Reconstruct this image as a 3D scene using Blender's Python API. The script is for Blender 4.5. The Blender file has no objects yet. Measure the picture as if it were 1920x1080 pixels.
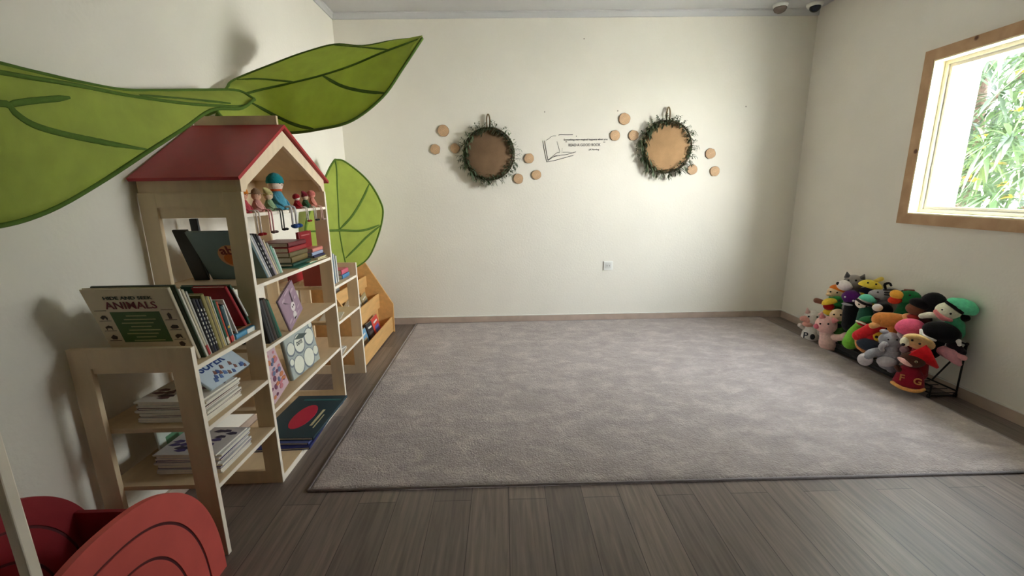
import bpy, bmesh, math, random
from mathutils import Vector, Matrix, Euler
from mathutils.bvhtree import BVHTree
random.seed(7)
PI = math.pi
S = bpy.context.scene
COL = S.collection

# ------------------------------------------------------------------ camera
FPX, CH = 817.0, 1.25
def _ray(x, y): return Vector(((x-960)/FPX, (y-540)/FPX, 1.0))
_d = _ray(943, 358).normalized()
_dn = _ray(1015, 4200); _dn = (_dn-_dn.dot(_d)*_d).normalized()
_r = _dn.cross(_d)
RM = Matrix((_r, _d, -_dn))              # camera ray -> world (X right, Y into the room, Z up)
EYE = Vector((0, 0, CH))
def ray(px, py): return RM @ _ray(px, py)
def atY(px, py, Y):
    w = ray(px, py); return EYE + w*(Y/w.y)
def atX(px, py, X):
    w = ray(px, py); return EYE + w*(X/w.x)

cam = bpy.data.cameras.new('camera'); cam.sensor_width = 36; cam.lens = FPX/1920*36
cam.clip_start = .02
co = bpy.data.objects.new('camera', cam); COL.objects.link(co)
cx, cy, cz = RM.col[0], RM.col[1], RM.col[2]
mw = Matrix.Identity(4)
for i in range(3):
    mw[i][0] = cx[i]; mw[i][1] = -cy[i]; mw[i][2] = -cz[i]
    mw[i][3] = EYE[i]
co.matrix_world = mw
S.camera = co
S.view_settings.view_transform = 'Standard'; S.view_settings.look = 'None'
S.view_settings.exposure = 2.52; S.view_settings.gamma = 1
S.view_settings.use_curve_mapping = False
S.cycles.max_bounces = 10; S.cycles.diffuse_bounces = 7
S.cycles.sample_clamp_indirect = 6.0

# ------------------------------------------------------------------ materials
def lin(c):
    o = []
    for v in c[:3]:
        v = v/255.0
        o.append(v/12.92 if v <= .04045 else ((v+.055)/1.055)**2.4)
    return (*o, 1)
_mats = {}
def mat(col, rough=.6, var=.07, scale=30, bump=.0, bscale=None, metal=0, sheen=0, stretch=(1, 1, 1), spec=.5, trans=0):
    key = (tuple(col), rough, var, scale, bump, bscale, metal, sheen, stretch, spec, trans)
    if key in _mats: return _mats[key]
    m = bpy.data.materials.new('m_%d_%d_%d' % tuple(int(c) for c in col[:3])); m.use_nodes = True
    nt = m.node_tree; N = nt.nodes; L = nt.links
    b = N['Principled BSDF']
    tc = N.new('ShaderNodeTexCoord'); mp = N.new('ShaderNodeMapping'); mp.inputs['Scale'].default_value = stretch
    L.new(tc.outputs['Object'], mp.inputs[0])
    nz = N.new('ShaderNodeTexNoise'); nz.inputs['Scale'].default_value = scale; nz.inputs['Detail'].default_value = 4
    L.new(mp.outputs[0], nz.inputs['Vector'])
    r = N.new('ShaderNodeValToRGB'); c = lin(col)
    r.color_ramp.elements[0].position = .3; r.color_ramp.elements[1].position = .7
    r.color_ramp.elements[0].color = (*[v*(1-var) for v in c[:3]], 1)
    r.color_ramp.elements[1].color = (*[min(1, v*(1+var)) for v in c[:3]], 1)
    L.new(nz.outputs['Fac'], r.inputs[0]); L.new(r.outputs[0], b.inputs['Base Color'])
    b.inputs['Roughness'].default_value = rough; b.inputs['Metallic'].default_value = metal
    b.inputs['Specular IOR Level'].default_value = spec
    if sheen: b.inputs['Sheen Weight'].default_value = sheen
    if bump:
        n2 = N.new('ShaderNodeTexNoise'); n2.inputs['Scale'].default_value = bscale or scale*4
        L.new(mp.outputs[0], n2.inputs['Vector'])
        bp = N.new('ShaderNodeBump'); bp.inputs['Strength'].default_value = bump; bp.inputs['Distance'].default_value = .01
        L.new(n2.outputs['Fac'], bp.inputs['Height']); L.new(bp.outputs[0], b.inputs['Normal'])
    if trans:
        tr = N.new('ShaderNodeBsdfTranslucent'); L.new(r.outputs[0], tr.inputs['Color'])
        mx = N.new('ShaderNodeMixShader'); mx.inputs[0].default_value = trans
        L.new(b.outputs[0], mx.inputs[1]); L.new(tr.outputs[0], mx.inputs[2])
        L.new(mx.outputs[0], N['Material Output'].inputs['Surface'])
    _mats[key] = m
    return m
def fabric(col, **k): return mat(col, rough=.95, var=.1, scale=60, bump=.35, bscale=220, sheen=.15, spec=.1, **k)
def paint(col, rough=.45): return mat(col, rough=rough, var=.04, scale=25)

def plank_mat():
    m = bpy.data.materials.new('laminate_planks'); m.use_nodes = True
    nt = m.node_tree; N = nt.nodes; L = nt.links; b = N['Principled BSDF']
    tc = N.new('ShaderNodeTexCoord'); mp = N.new('ShaderNodeMapping'); mp.inputs['Rotation'].default_value = (0, 0, PI/2)
    L.new(tc.outputs['Object'], mp.inputs[0])
    br = N.new('ShaderNodeTexBrick'); br.offset = .37; br.inputs['Scale'].default_value = 1
    br.inputs['Brick Width'].default_value = 1.15; br.inputs['Row Height'].default_value = .155
    br.inputs['Mortar Size'].default_value = .0015; br.inputs['Mortar Smooth'].default_value = .2
    br.inputs['Color1'].default_value = lin((136, 121, 112)); br.inputs['Color2'].default_value = lin((116, 103, 97)); br.inputs['Mortar'].default_value = lin((72, 62, 58))
    L.new(mp.outputs[0], br.inputs['Vector'])
    m2 = N.new('ShaderNodeMapping'); m2.inputs['Scale'].default_value = (22, 1.2, 1); L.new(tc.outputs['Object'], m2.inputs[0])
    nz = N.new('ShaderNodeTexNoise'); nz.inputs['Scale'].default_value = 3; nz.inputs['Detail'].default_value = 8; nz.inputs['Distortion'].default_value = .6
    L.new(m2.outputs[0], nz.inputs['Vector'])
    rp = N.new('ShaderNodeValToRGB'); rp.color_ramp.elements[0].position = .3; rp.color_ramp.elements[0].color = (.62, .6, .6, 1); rp.color_ramp.elements[1].position = .72; rp.color_ramp.elements[1].color = (1.12, 1.12, 1.1, 1)
    L.new(nz.outputs['Fac'], rp.inputs[0])
    mx = N.new('ShaderNodeMix'); mx.data_type = 'RGBA'; mx.blend_type = 'MULTIPLY'; mx.inputs[0].default_value = 1
    L.new(br.outputs['Color'], mx.inputs[6]); L.new(rp.outputs[0], mx.inputs[7]); L.new(mx.outputs[2], b.inputs['Base Color'])
    b.inputs['Roughness'].default_value = .42
    bp = N.new('ShaderNodeBump'); bp.inputs['Strength'].default_value = .12; bp.inputs['Distance'].default_value = .004
    L.new(nz.outputs['Fac'], bp.inputs['Height']); L.new(bp.outputs[0], b.inputs['Normal'])
    return m
def rug_mat():
    m = bpy.data.materials.new('rug_pile'); m.use_nodes = True
    nt = m.node_tree; N = nt.nodes; L = nt.links; b = N['Principled BSDF']
    tc = N.new('ShaderNodeTexCoord')
    def nz(sc, det, stretch=(1, 1, 1), dist=0):
        mp = N.new('ShaderNodeMapping'); mp.inputs['Scale'].default_value = stretch; L.new(tc.outputs['Object'], mp.inputs[0])
        n = N.new('ShaderNodeTexNoise'); n.inputs['Scale'].default_value = sc; n.inputs['Detail'].default_value = det; n.inputs['Distortion'].default_value = dist
        L.new(mp.outputs[0], n.inputs['Vector']); return n
    a = nz(6.5, 8, (1, 1.6, 1), .6); f = nz(120, 3); g = nz(40, 5, (1, 1.7, 1), .8)
    ma = N.new('ShaderNodeMath'); ma.operation = 'MULTIPLY_ADD'; ma.inputs[1].default_value = .5
    L.new(g.outputs['Fac'], ma.inputs[0]); L.new(a.outputs['Fac'], ma.inputs[2])
    mb = N.new('ShaderNodeMath'); mb.operation = 'MULTIPLY_ADD'; mb.inputs[1].default_value = .35
    L.new(f.outputs['Fac'], mb.inputs[0]); L.new(ma.outputs[0], mb.inputs[2])
    rp = N.new('ShaderNodeValToRGB'); e = rp.color_ramp.elements
    e[0].position = .55; e[0].color = lin((149, 139, 136)); e[1].position = 1.0; e[1].color = lin((184, 173, 168))
    x = e.new(.82); x.color = lin((166, 155, 151))
    mr = N.new('ShaderNodeMapRange'); mr.inputs[1].default_value = .0; mr.inputs[2].default_value = 1.15
    L.new(mb.outputs[0], mr.inputs[0]); L.new(mr.outputs[0], rp.inputs[0])
    L.new(rp.outputs[0], b.inputs['Base Color'])
    b.inputs['Roughness'].default_value = 1; b.inputs['Specular IOR Level'].default_value = .05; b.inputs['Sheen Weight'].default_value = .2
    bp = N.new('ShaderNodeBump'); bp.inputs['Strength'].default_value = .7; bp.inputs['Distance'].default_value = .01
    L.new(f.outputs['Fac'], bp.inputs['Height']); L.new(bp.outputs[0], b.inputs['Normal'])
    return m
def knot_wood(col, dirv=(1, 1, 8)):
    m = bpy.data.materials.new('knotty_pine'); m.use_nodes = True
    nt = m.node_tree; N = nt.nodes; L = nt.links; b = N['Principled BSDF']
    tc = N.new('ShaderNodeTexCoord'); mp = N.new('ShaderNodeMapping'); mp.inputs['Scale'].default_value = dirv
    L.new(tc.outputs['Object'], mp.inputs[0])
    nz = N.new('ShaderNodeTexNoise'); nz.inputs['Scale'].default_value = 5; nz.inputs['Detail'].default_value = 6; nz.inputs['Distortion'].default_value = .5
    L.new(mp.outputs[0], nz.inputs['Vector'])
    c = lin(col); rp = N.new('ShaderNodeValToRGB'); rp.color_ramp.elements[0].position = .3; rp.color_ramp.elements[1].position = .7
    rp.color_ramp.elements[0].color = (c[0]*.78, c[1]*.72, c[2]*.62, 1); rp.color_ramp.elements[1].color = (min(1, c[0]*1.08), min(1, c[1]*1.08), min(1, c[2]*1.08), 1)
    L.new(nz.outputs['Fac'], rp.inputs[0])
    vo = N.new('ShaderNodeTexVoronoi'); vo.inputs['Scale'].default_value = 7; vo.inputs['Randomness'].default_value = 1
    L.new(tc.outputs['Object'], vo.inputs['Vector'])
    r2 = N.new('ShaderNodeValToRGB'); r2.color_ramp.elements[0].position = .07; r2.color_ramp.elements[0].color = (.25, .15, .1, 1); r2.color_ramp.elements[1].position = .13; r2.color_ramp.elements[1].color = (1, 1, 1, 1)
    L.new(vo.outputs['Distance'], r2.inputs[0])
    mx = N.new('ShaderNodeMix'); mx.data_type = 'RGBA'; mx.blend_type = 'MULTIPLY'; mx.inputs[0].default_value = 1
    L.new(rp.outputs[0], mx.inputs[6]); L.new(r2.outputs[0], mx.inputs[7]); L.new(mx.outputs[2], b.inputs['Base Color'])
    b.inputs['Roughness'].default_value = .55
    return m
def glass_mat():
    m = bpy.data.materials.new('window_glass'); m.use_nodes = True
    nt = m.node_tree; N = nt.nodes; L = nt.links; N.remove(N['Principled BSDF'])
    t = N.new('ShaderNodeBsdfTransparent'); t.inputs[0].default_value = (.96, .98, .97, 1)
    g = N.new('ShaderNodeBsdfGlossy'); g.inputs['Roughness'].default_value = .02
    nz = N.new('ShaderNodeTexNoise'); nz.inputs['Scale'].default_value = 2
    mr = N.new('ShaderNodeMapRange'); mr.inputs[3].default_value = .03; mr.inputs[4].default_value = .05
    L.new(nz.outputs['Fac'], mr.inputs[0])
    mx = N.new('ShaderNodeMixShader'); L.new(mr.outputs[0], mx.inputs[0])
    L.new(t.outputs[0], mx.inputs[1]); L.new(g.outputs[0], mx.inputs[2]); L.new(mx.outputs[0], N['Material Output'].inputs['Surface'])
    return m
def burlap_mat(col):
    m = mat(col, rough=.95, var=.12, scale=9, spec=.1)
    m = m.copy(); nt = m.node_tree; N = nt.nodes; L = nt.links; b = N['Principled BSDF']
    tc = N['Texture Coordinate']
    ck = N.new('ShaderNodeTexChecker'); ck.inputs['Scale'].default_value = 260
    ck.inputs[1].default_value = (1.1, 1.08, 1.05, 1); ck.inputs[2].default_value = (.72, .7, .66, 1)
    L.new(tc.outputs['Object'], ck.inputs[0])
    src = b.inputs['Base Color'].links[0].from_socket
    mx = N.new('ShaderNodeMix'); mx.data_type = 'RGBA'; mx.blend_type = 'MULTIPLY'; mx.inputs[0].default_value = .8
    L.new(src, mx.inputs[6]); L.new(ck.outputs[0], mx.inputs[7]); L.new(mx.outputs[2], b.inputs['Base Color'])
    return m

WALL = mat((235, 231, 221), rough=.85, var=.02, scale=3, bump=.12, bscale=60, spec=.2)
CEIL = mat((205, 205, 206), rough=.9, var=.02, scale=3, spec=.2)
TILE = mat((188, 168, 154), rough=.5, var=.12, scale=9)
TRIMW = paint((226, 224, 218))
BIRCH = mat((226, 203, 168), rough=.5, var=.06, scale=5, stretch=(6, 6, 1))
BIRCHX = mat((218, 194, 158), rough=.5, var=.06, scale=5, stretch=(6, 1, 6))
OAK = mat((214, 168, 108), rough=.5, var=.1, scale=5, stretch=(6, 1, 6))
REDROOF = mat((170, 34, 40), rough=.5, var=.06, scale=20)
WHITE = paint((236, 236, 232), .35)
PAGES = mat((232, 226, 210), rough=.9, var=.06, scale=120, stretch=(1, 1, 1))
BLACKM = mat((24, 22, 24), rough=.45, var=.1, scale=40)

# ------------------------------------------------------------------ mesh helpers
class MB:
    def __init__(s): s.bm = bmesh.new(); s.mi = 0
    def _tag(s, fs):
        for f in fs: f.material_index = s.mi
    def box(s, x0, x1, y0, y1, z0, z1, bev=0):
        v = [s.bm.verts.new((x, y, z)) for x in (x0, x1) for y in (y0, y1) for z in (z0, z1)]
        q = [(0, 1, 3, 2), (4, 6, 7, 5), (0, 4, 5, 1), (2, 3, 7, 6), (0, 2, 6, 4), (1, 5, 7, 3)]
        fs = [s.bm.faces.new([v[i] for i in a]) for a in q]
        s._tag(fs)
        if bev:
            es = {e for f in fs for e in f.edges}
            r = bmesh.ops.bevel(s.bm, geom=list(es), offset=bev, segments=2, affect='EDGES', profile=.5)
            s._tag(r['faces'])
        return s
    def prism(s, pts, axis, a, b):
        """polygon (u,v) extruded along axis from a to b"""
        def mk(u, v, w):
            return {'x': (w, u, v), 'y': (u, w, v), 'z': (u, v, w)}[axis]
        A = [s.bm.verts.new(mk(u, v, a)) for u, v in pts]; B = [s.bm.verts.new(mk(u, v, b)) for u, v in pts]
        n = len(pts); fs = [s.bm.faces.new(A), s.bm.faces.new(B[::-1])]
        for i in range(n): fs.append(s.bm.faces.new((A[i], B[i], B[(i+1) % n], A[(i+1) % n])))
        s._tag(fs); return s
    def ringprism(s, outer, inner, axis, a, b):
        def mk(u, v, w):
            return {'x': (w, u, v), 'y': (u, w, v), 'z': (u, v, w)}[axis]
        n = len(outer); fs = []
        OA = [s.bm.verts.new(mk(*p, a)) for p in outer]; OB = [s.bm.verts.new(mk(*p, b)) for p in outer]
        IA = [s.bm.verts.new(mk(*p, a)) for p in inner]; IB = [s.bm.verts.new(mk(*p, b)) for p in inner]
        for i in range(n):
            j = (i+1) % n
            fs += [s.bm.faces.new((OA[i], OA[j], IA[j], IA[i])), s.bm.faces.new((OB[i], IB[i], IB[j], OB[j])),
                   s.bm.faces.new((OA[i], OB[i], OB[j], OA[j])), s.bm.faces.new((IA[i], IA[j], IB[j], IB[i]))]
        s._tag(fs); return s
    def tube(s, pts, r, seg=8, cap=True, flat=None):
        pts = [Vector(p) for p in pts]; n = len(pts)
        rr = r if isinstance(r, (list, tuple)) else [r]*n
        rings = []; prev = None
        for i, p in enumerate(pts):
            t = (pts[min(i+1, n-1)]-pts[max(i-1, 0)])
            t = t.normalized() if t.length > 1e-9 else Vector((0, 0, 1))
            if prev is None:
                u = t.orthogonal().normalized()
            else:
                u = prev-t*prev.dot(t); u = u.normalized() if u.length > 1e-6 else t.orthogonal().normalized()
            prev = u; w = t.cross(u)
            rings.append([s.bm.verts.new(p+(u*math.cos(2*PI*k/seg)+w*math.sin(2*PI*k/seg))*rr[i]) for k in range(seg)])
        fs = []
        for i in range(n-1):
            for k in range(seg):
                k2 = (k+1) % seg
                fs.append(s.bm.faces.new((rings[i][k], rings[i][k2], rings[i+1][k2], rings[i+1][k])))
        if cap:
            fs += [s.bm.faces.new(rings[0][::-1]), s.bm.faces.new(rings[-1])]
        for f in fs: f.smooth = True
        s._tag(fs); return s
    def ell(s, c, r, rot=None, nu=18, nv=12, f=None):
        c = Vector(c); R = rot or Matrix.Identity(3); rows = []
        if not isinstance(r, (tuple, list)): r = (r, r, r)
        def P(a, b):
            p = Vector((math.cos(a)*math.sin(b), math.sin(a)*math.sin(b), math.cos(b)))
            if f: p = f(p)
            return c+R @ Vector((p.x*r[0], p.y*r[1], p.z*r[2]))
        top = s.bm.verts.new(P(0, 0)); bot = s.bm.verts.new(P(0, PI))
        for j in range(1, nv): rows.append([s.bm.verts.new(P(2*PI*i/nu, PI*j/nv)) for i in range(nu)])
        fs = []
        for i in range(nu):
            k = (i+1) % nu
            fs.append(s.bm.faces.new((top, rows[0][i], rows[0][k])))
            fs.append(s.bm.faces.new((bot, rows[-1][k], rows[-1][i])))
            for j in range(nv-2): fs.append(s.bm.faces.new((rows[j][i], rows[j+1][i], rows[j+1][k], rows[j][k])))
        for q in fs: q.smooth = True
        s._tag(fs); return s
    def lathe(s, prof, c=(0, 0, 0), axis='z', seg=24):
        rings = []
        for r, h in prof:
            ring = []
            for k in range(seg):
                a = 2*PI*k/seg; u, v = r*math.cos(a), r*math.sin(a)
                p = {'z': (u, v, h), 'y': (u, h, v), 'x': (h, u, v)}[axis]
                ring.append(s.bm.verts.new(Vector(c)+Vector(p)))
            rings.append(ring)
        fs = []
        for i in range(len(rings)-1):
            for k in range(seg):
                k2 = (k+1) % seg
                fs.append(s.bm.faces.new((rings[i][k], rings[i][k2], rings[i+1][k2], rings[i+1][k])))
        for f in fs: f.smooth = True
        c1 = s.bm.faces.new(rings[0]); c2 = s.bm.faces.new(rings[-1][::-1])
        s._tag(fs+[c1, c2]); return s
    def build(s, name, mats, parent=None, xf=None):
        bmesh.ops.recalc_face_normals(s.bm, faces=s.bm.faces)
        me = bpy.data.meshes.new(name); s.bm.to_mesh(me); s.bm.free()
        for m in (mats if isinstance(mats, (list, tuple)) else [mats]): me.materials.append(m)
        o = bpy.data.objects.new(name, me); COL.objects.link(o)
        if parent: o.parent = parent
        if xf is not None: o.matrix_basis = xf
        return o
def tag(o, label, cat, group=None):
    o['label'] = label; o['category'] = cat
    if group: o['group'] = group
    return o
def thing(name, label, cat, loc=(0, 0, 0), group=None, xf=None):
    o = bpy.data.objects.new(name, None); COL.objects.link(o); o.empty_display_size = .05
    o.location = loc
    if xf is not None: o.matrix_basis = xf
    return tag(o, label, cat, group)
def struct(o): o['kind'] = 'structure'; return o
def box(name, m, x0, x1, y0, y1, z0, z1, parent=None, bev=0): return MB().box(x0, x1, y0, y1, z0, z1, bev).build(name, m, parent)
def text_mesh(name, body, m, size, parent, xf, depth=.0006, width=None, spacing=1.0, shear=0, bold=0):
    cu = bpy.data.curves.new(name, 'FONT'); cu.body = body; cu.size = size; cu.extrude = depth; cu.align_x = 'CENTER'; cu.align_y = 'CENTER'
    cu.space_character = spacing; cu.shear = shear; cu.offset = bold
    cu.resolution_u = 3
    t = bpy.data.objects.new(name, cu); COL.objects.link(t)
    dg = bpy.context.evaluated_depsgraph_get()
    me = bpy.data.meshes.new_from_object(t.evaluated_get(dg)); me.name = name
    bpy.data.objects.remove(t); bpy.data.curves.remove(cu)
    xs = [v.co.x for v in me.vertices]
    if width and xs:
        k = width/(max(xs)-min(xs))
        for v in me.vertices: v.co.x *= k
    me.materials.clear(); me.materials.append(m)
    o = bpy.data.objects.new(name, me); COL.objects.link(o); o.parent = parent; o.matrix_basis = xf
    return o
RX90 = Matrix.Rotation(PI/2, 4, 'X'); RZ90 = Matrix.Rotation(PI/2, 4, 'Z')
def T(x, y, z): return Matrix.Translation((x, y, z))
def spline(pts, n):
    pts = [Vector(p) for p in pts]; out = []; k = len(pts)-1
    for i in range(n+1):
        t = i/n*k; j = min(int(t), k-1); t -= j
        p1, p2 = pts[j], pts[j+1]
        p0 = pts[j-1] if j > 0 else p1*2-p2
        p3 = pts[j+2] if j+2 <= k else p2*2-p1
        out.append(.5*((2*p1)+(p2-p0)*t+(2*p0-5*p1+4*p2-p3)*t*t+(-p0+3*p1-3*p2+p3)*t**3))
    return out

# ------------------------------------------------------------------ the room
XL, XR, YB, ZC = -1.405, 2.72, 4.085, 2.722
YF = -4.0
WT = .26
struct(box('floor', plank_mat(), XL-.2, XR+WT, YF-.2, YB+.2, -.1, 0))
struct(box('ceiling', CEIL, XL-.2, XR+WT, YF-.2, YB+.2, ZC, ZC+.2))
struct(box('wall_left', WALL, XL-.2, XL, YF-.2, YB+.2, 0, ZC))
struct(box('wall_back', WALL, XL, XR, YB, YB+.2, 0, ZC))
struct(box('wall_front', mat((150, 138, 122), rough=.85, var=.03, scale=3), XL, XR, YF-.2, YF, 0, ZC))  # unseen wall behind the camera, coloured darker to cut bounce light
# right wall with the window opening
W1 = (1.80, 2.905, 1.062, 2.005)         # y0 y1 z0 z1 clear opening inside the casing
mb = MB()
mb.box(XR, XR+WT, YF-.2, YB+.2, 0, W1[2]); mb.box(XR, XR+WT, YF-.2, YB+.2, W1[3], ZC)
mb.box(XR, XR+WT, W1[1], YB+.2, W1[2], W1[3]); mb.box(XR, XR+WT, YF-.2, W1[0], W1[2], W1[3])
struct(mb.build('wall_right', WALL))
struct(box('baseboard_back', TILE, XL, XR, YB-.012, YB, 0, .064))
struct(box('baseboard_right', TILE, XR-.012, XR, YF, YB-.012, 0, .064))
struct(box('baseboard_left', TILE, XL, XL+.012, YF, YB-.012, 0, .064))
mb = MB(); mb.box(XL+.012, XR-.012, YB-.014, YB, .064, .071, .002); struct(mb.build('trim_1', TRIMW))
mb = MB(); mb.box(XR-.014, XR, YF, YB-.014, .064, .071, .002); struct(mb.build('trim_2', TRIMW))
mb = MB()
mb.prism([(YB, ZC-.05), (YB-.012, ZC-.05), (YB-.016, ZC-.012), (YB-.024, ZC-.008), (YB-.024, ZC), (YB, ZC)], 'x', XL, XR)
struct(mb.build('trim_3', CEIL))
mb = MB()
mb.prism([(XL, ZC-.05), (XL+.012, ZC-.05), (XL+.016, ZC-.012), (XL+.024, ZC-.008), (XL+.024, ZC), (XL, ZC)], 'y', YF, YB-.024)
struct(mb.build('trim_4', CEIL))

PINE = knot_wood((196, 160, 122), (1, 1.5, 1.5)); GLASS = glass_mat(); CREAM = paint((242, 232, 196)); ALU = paint((196, 192, 184), .4)
def window(name, W):
    y0, y1, z0, z1 = W; c = .066
    root = bpy.data.objects.new(name, None); COL.objects.link(root); struct(root)
    root.location = (XR, (y0+y1)/2, z0)
    inv = T(*(-Vector(root.location)))
    def put(mb, n, m): o = mb.build(n, m, root, inv); return o
    for pts, n in (([(y0-c, z0-c), (y1+c, z0-c), (y1, z0), (y0, z0)], 0), ([(y0-c, z1+c), (y0, z1), (y1, z1), (y1+c, z1+c)], 1),
                   ([(y1+c, z0-c), (y1+c, z1+c), (y1, z1), (y1, z0)], 2), ([(y0-c, z0-c), (y0, z0), (y0, z1), (y0-c, z1+c)], 3)):
        put(MB().prism(pts, 'x', XR-.02, XR), 'casing_board', PINE)
    t = .008
    put(MB().ringprism([(y0, z0), (y1, z0), (y1, z1), (y0, z1)], [(y0+t, z0+t), (y1-t, z0+t), (y1-t, z1-t), (y0+t, z1-t)], 'x', XR-.018, XR+.05), 'jamb', CREAM)
    a, b = .010, .034
    put(MB().ringprism([(y0+.002, z0+.002), (y1-.002, z0+.002), (y1-.002, z1-.002), (y0+.002, z1-.002)], [(y0+.03, z0+.03), (y1-.03, z0+.03), (y1-.03, z1-.03), (y0+.03, z1-.03)], 'x', XR+.05, XR+.085), 'window_frame', ALU)
    sh = put(MB().ringprism([(y0+.03, z0+.03), (y1-.03, z0+.03), (y1-.03, z1-.03), (y0+.03, z1-.03)], [(y0+.05, z0+.05), (y1-.05, z0+.05), (y1-.05, z1-.05), (y0+.05, z1-.05)], 'x', XR+.06, XR+.08), 'sash', ALU)
    MB().box(XR+.068, XR+.072, y0+.048, y1-.048, z0+.048, z1-.048).build('pane', GLASS, sh)
    sk = .004
    put(MB().ringprism([(y0, z0), (y1, z0), (y1, z1), (y0, z1)], [(y0+.02, z0+.02), (y1-.02, z0+.02), (y1-.02, z1-.02), (y0+.02, z1-.02)], 'x', XR+.085, XR+WT+.02), 'outer_reveal', WHITE)
    # portal for the sky behind this opening
    L = bpy.data.lights.new('portal', 'AREA'); L.shape = 'RECTANGLE'; L.size = y1-y0; L.size_y = z1-z0; L.cycles.is_portal = True
    lo = bpy.data.objects.new('portal', L); COL.objects.link(lo); lo.location = (XR+.1, (y0+y1)/2, (z0+z1)/2)
    lo.matrix_world = T(XR+.1, (y0+y1)/2, (z0+z1)/2) @ Matrix(((0, 0, 1, 0), (1, 0, 0, 0), (0, 1, 0, 0), (0, 0, 0, 1)))
window('window_1', W1)

# ------------------------------------------------------------------ light
w = bpy.data.worlds.new('sky'); S.world = w; w.use_nodes = True
nt = w.node_tree; bg = nt.nodes['Background']
tcw = nt.nodes.new('ShaderNodeTexCoord'); sx = nt.nodes.new('ShaderNodeSeparateXYZ'); nt.links.new(tcw.outputs['Generated'], sx.inputs[0])
rw = nt.nodes.new('ShaderNodeValToRGB'); nt.links.new(sx.outputs['Z'], rw.inputs[0])
rw.color_ramp.elements[0].position = 0; rw.color_ramp.elements[0].color = (1, .975, .94, 1)
rw.color_ramp.elements[1].position = .8; rw.color_ramp.elements[1].color = (.82, .9, 1, 1)
nt.links.new(rw.outputs[0], bg.inputs[0]); bg.inputs[1].default_value = 11.0
sl = bpy.data.lights.new('sun', 'SUN'); sl.energy = 2.6; sl.angle = .02; sl.color = (1, .95, .85)
so = bpy.data.objects.new('sun', sl); COL.objects.link(so)
so.rotation_euler = Vector((.30, .16, -1)).to_track_quat('-Z', 'Y').to_euler()

# ------------------------------------------------------------------ outside
g = box('ground', mat((222, 214, 200), rough=.95, var=.1, scale=4), XR+WT, 16, -10, 14, -.5, -.35); struct(g)
tree = thing('mango_tree', 'mango tree with long drooping green leaves outside the window', 'tree', (4.6, 4.1, -.35))
ti = T(-4.6, -4.1, .35)
BARK = mat((72, 54, 44), rough=.9, var=.25, scale=18, bump=.5)
MB().tube(spline([(5.15, 4.9, -.4), (5.1, 4.8, .5), (5.05, 4.75, 1.4), (5.1, 4.9, 2.4), (5.2, 4.9, 3.2)], 14), [.10-.004*i for i in range(15)], 12).build('trunk', BARK, tree, ti)
for br in ([(5.05, 4.75, 1.2), (4.7, 4.2, 1.5), (4.3, 3.6, 1.8)], [(5.09, 4.8, .7), (4.7, 4.5, 1.0), (4.25, 4.4, 1.4)], [(5.07, 4.8, 2.0), (4.7, 4.1, 2.3), (4.3, 3.5, 2.6)], [(5.06, 4.77, .9), (4.7, 4.0, 1.0), (4.3, 3.4, 1.15)]):
    MB().tube(spline(br, 8), [.03-.0028*i for i in range(9)], 8).build('branch', BARK, tree, ti)
def mango_leaf(mb, p, d, L, wd, mi):
    mb.mi = mi
    d = d.normalized(); side = d.cross(Vector((0, 0, 1)))
    side = side.normalized() if side.length > 1e-3 else Vector((0, 1, 0))
    up = side.cross(d); rows = []
    for k, (t, ww) in enumerate(((0, .06), (.2, .7), (.45, 1), (.7, .75), (.88, .35), (1, .03))):
        c = p+d*(L*t)+Vector((0, 0, -.45*L*t*t))
        rows.append([mb.bm.verts.new(c+side*wd*ww+up*wd*.3*ww), mb.bm.verts.new(c), mb.bm.verts.new(c-side*wd*ww+up*wd*.3*ww)])
    for a, b in zip(rows, rows[1:]):
        for i in (0, 1):
            f = mb.bm.faces.new((a[i], a[i+1], b[i+1], b[i])); f.material_index = mi; f.smooth = True
fol = MB(); rnd = random.Random(3)
for i in range(620):
    c = Vector((rnd.uniform(3.7, 5.3), rnd.uniform(2.7, 5.6), rnd.uniform(.1, 3.3)))
    n = rnd.randint(10, 15); tone = rnd.choice((0, 0, 1, 1, 2, 3))
    ax = Vector((-1, rnd.uniform(-.8, .5), rnd.uniform(-.1, .9))).normalized(); e1 = ax.orthogonal().normalized(); e2 = ax.cross(e1)
    for k in range(n):
        a = 2*PI*k/n+rnd.uniform(-.2, .2); e = rnd.uniform(.0, .75)
        d = (e1*math.cos(a)+e2*math.sin(a))*math.cos(e)+ax*math.sin(e)
        mango_leaf(fol, c+d*.02, d, rnd.uniform(.17, .28), rnd.uniform(.015, .022), tone)
fo_ = fol.build('foliage', [mat((62, 82, 50), rough=.5, var=.2, scale=8, trans=.3), mat((50, 70, 40), rough=.5, var=.2, scale=8, trans=.3), mat((82, 98, 54), rough=.5, var=.2, scale=8, trans=.35), mat((38, 54, 34), rough=.5, var=.2, scale=8, trans=.25)], tree, ti); fo_['kind'] = 'stuff'
fl = MB()
for i in range(46):
    c = Vector((rnd.uniform(3.7, 4.1), rnd.uniform(2.9, 4.7), rnd.uniform(.8, 2.6)))
    for k in range(5):
        d = Vector((rnd.uniform(-1, .4), rnd.uniform(-1, 1), rnd.uniform(.2, 1)))
        mango_leaf(fl, c, d, .07, .012, 0)
fl.build('young_shoots', mat((150, 122, 36), rough=.5, var=.2, trans=.4), tree, ti)['kind'] = 'stuff'
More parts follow.
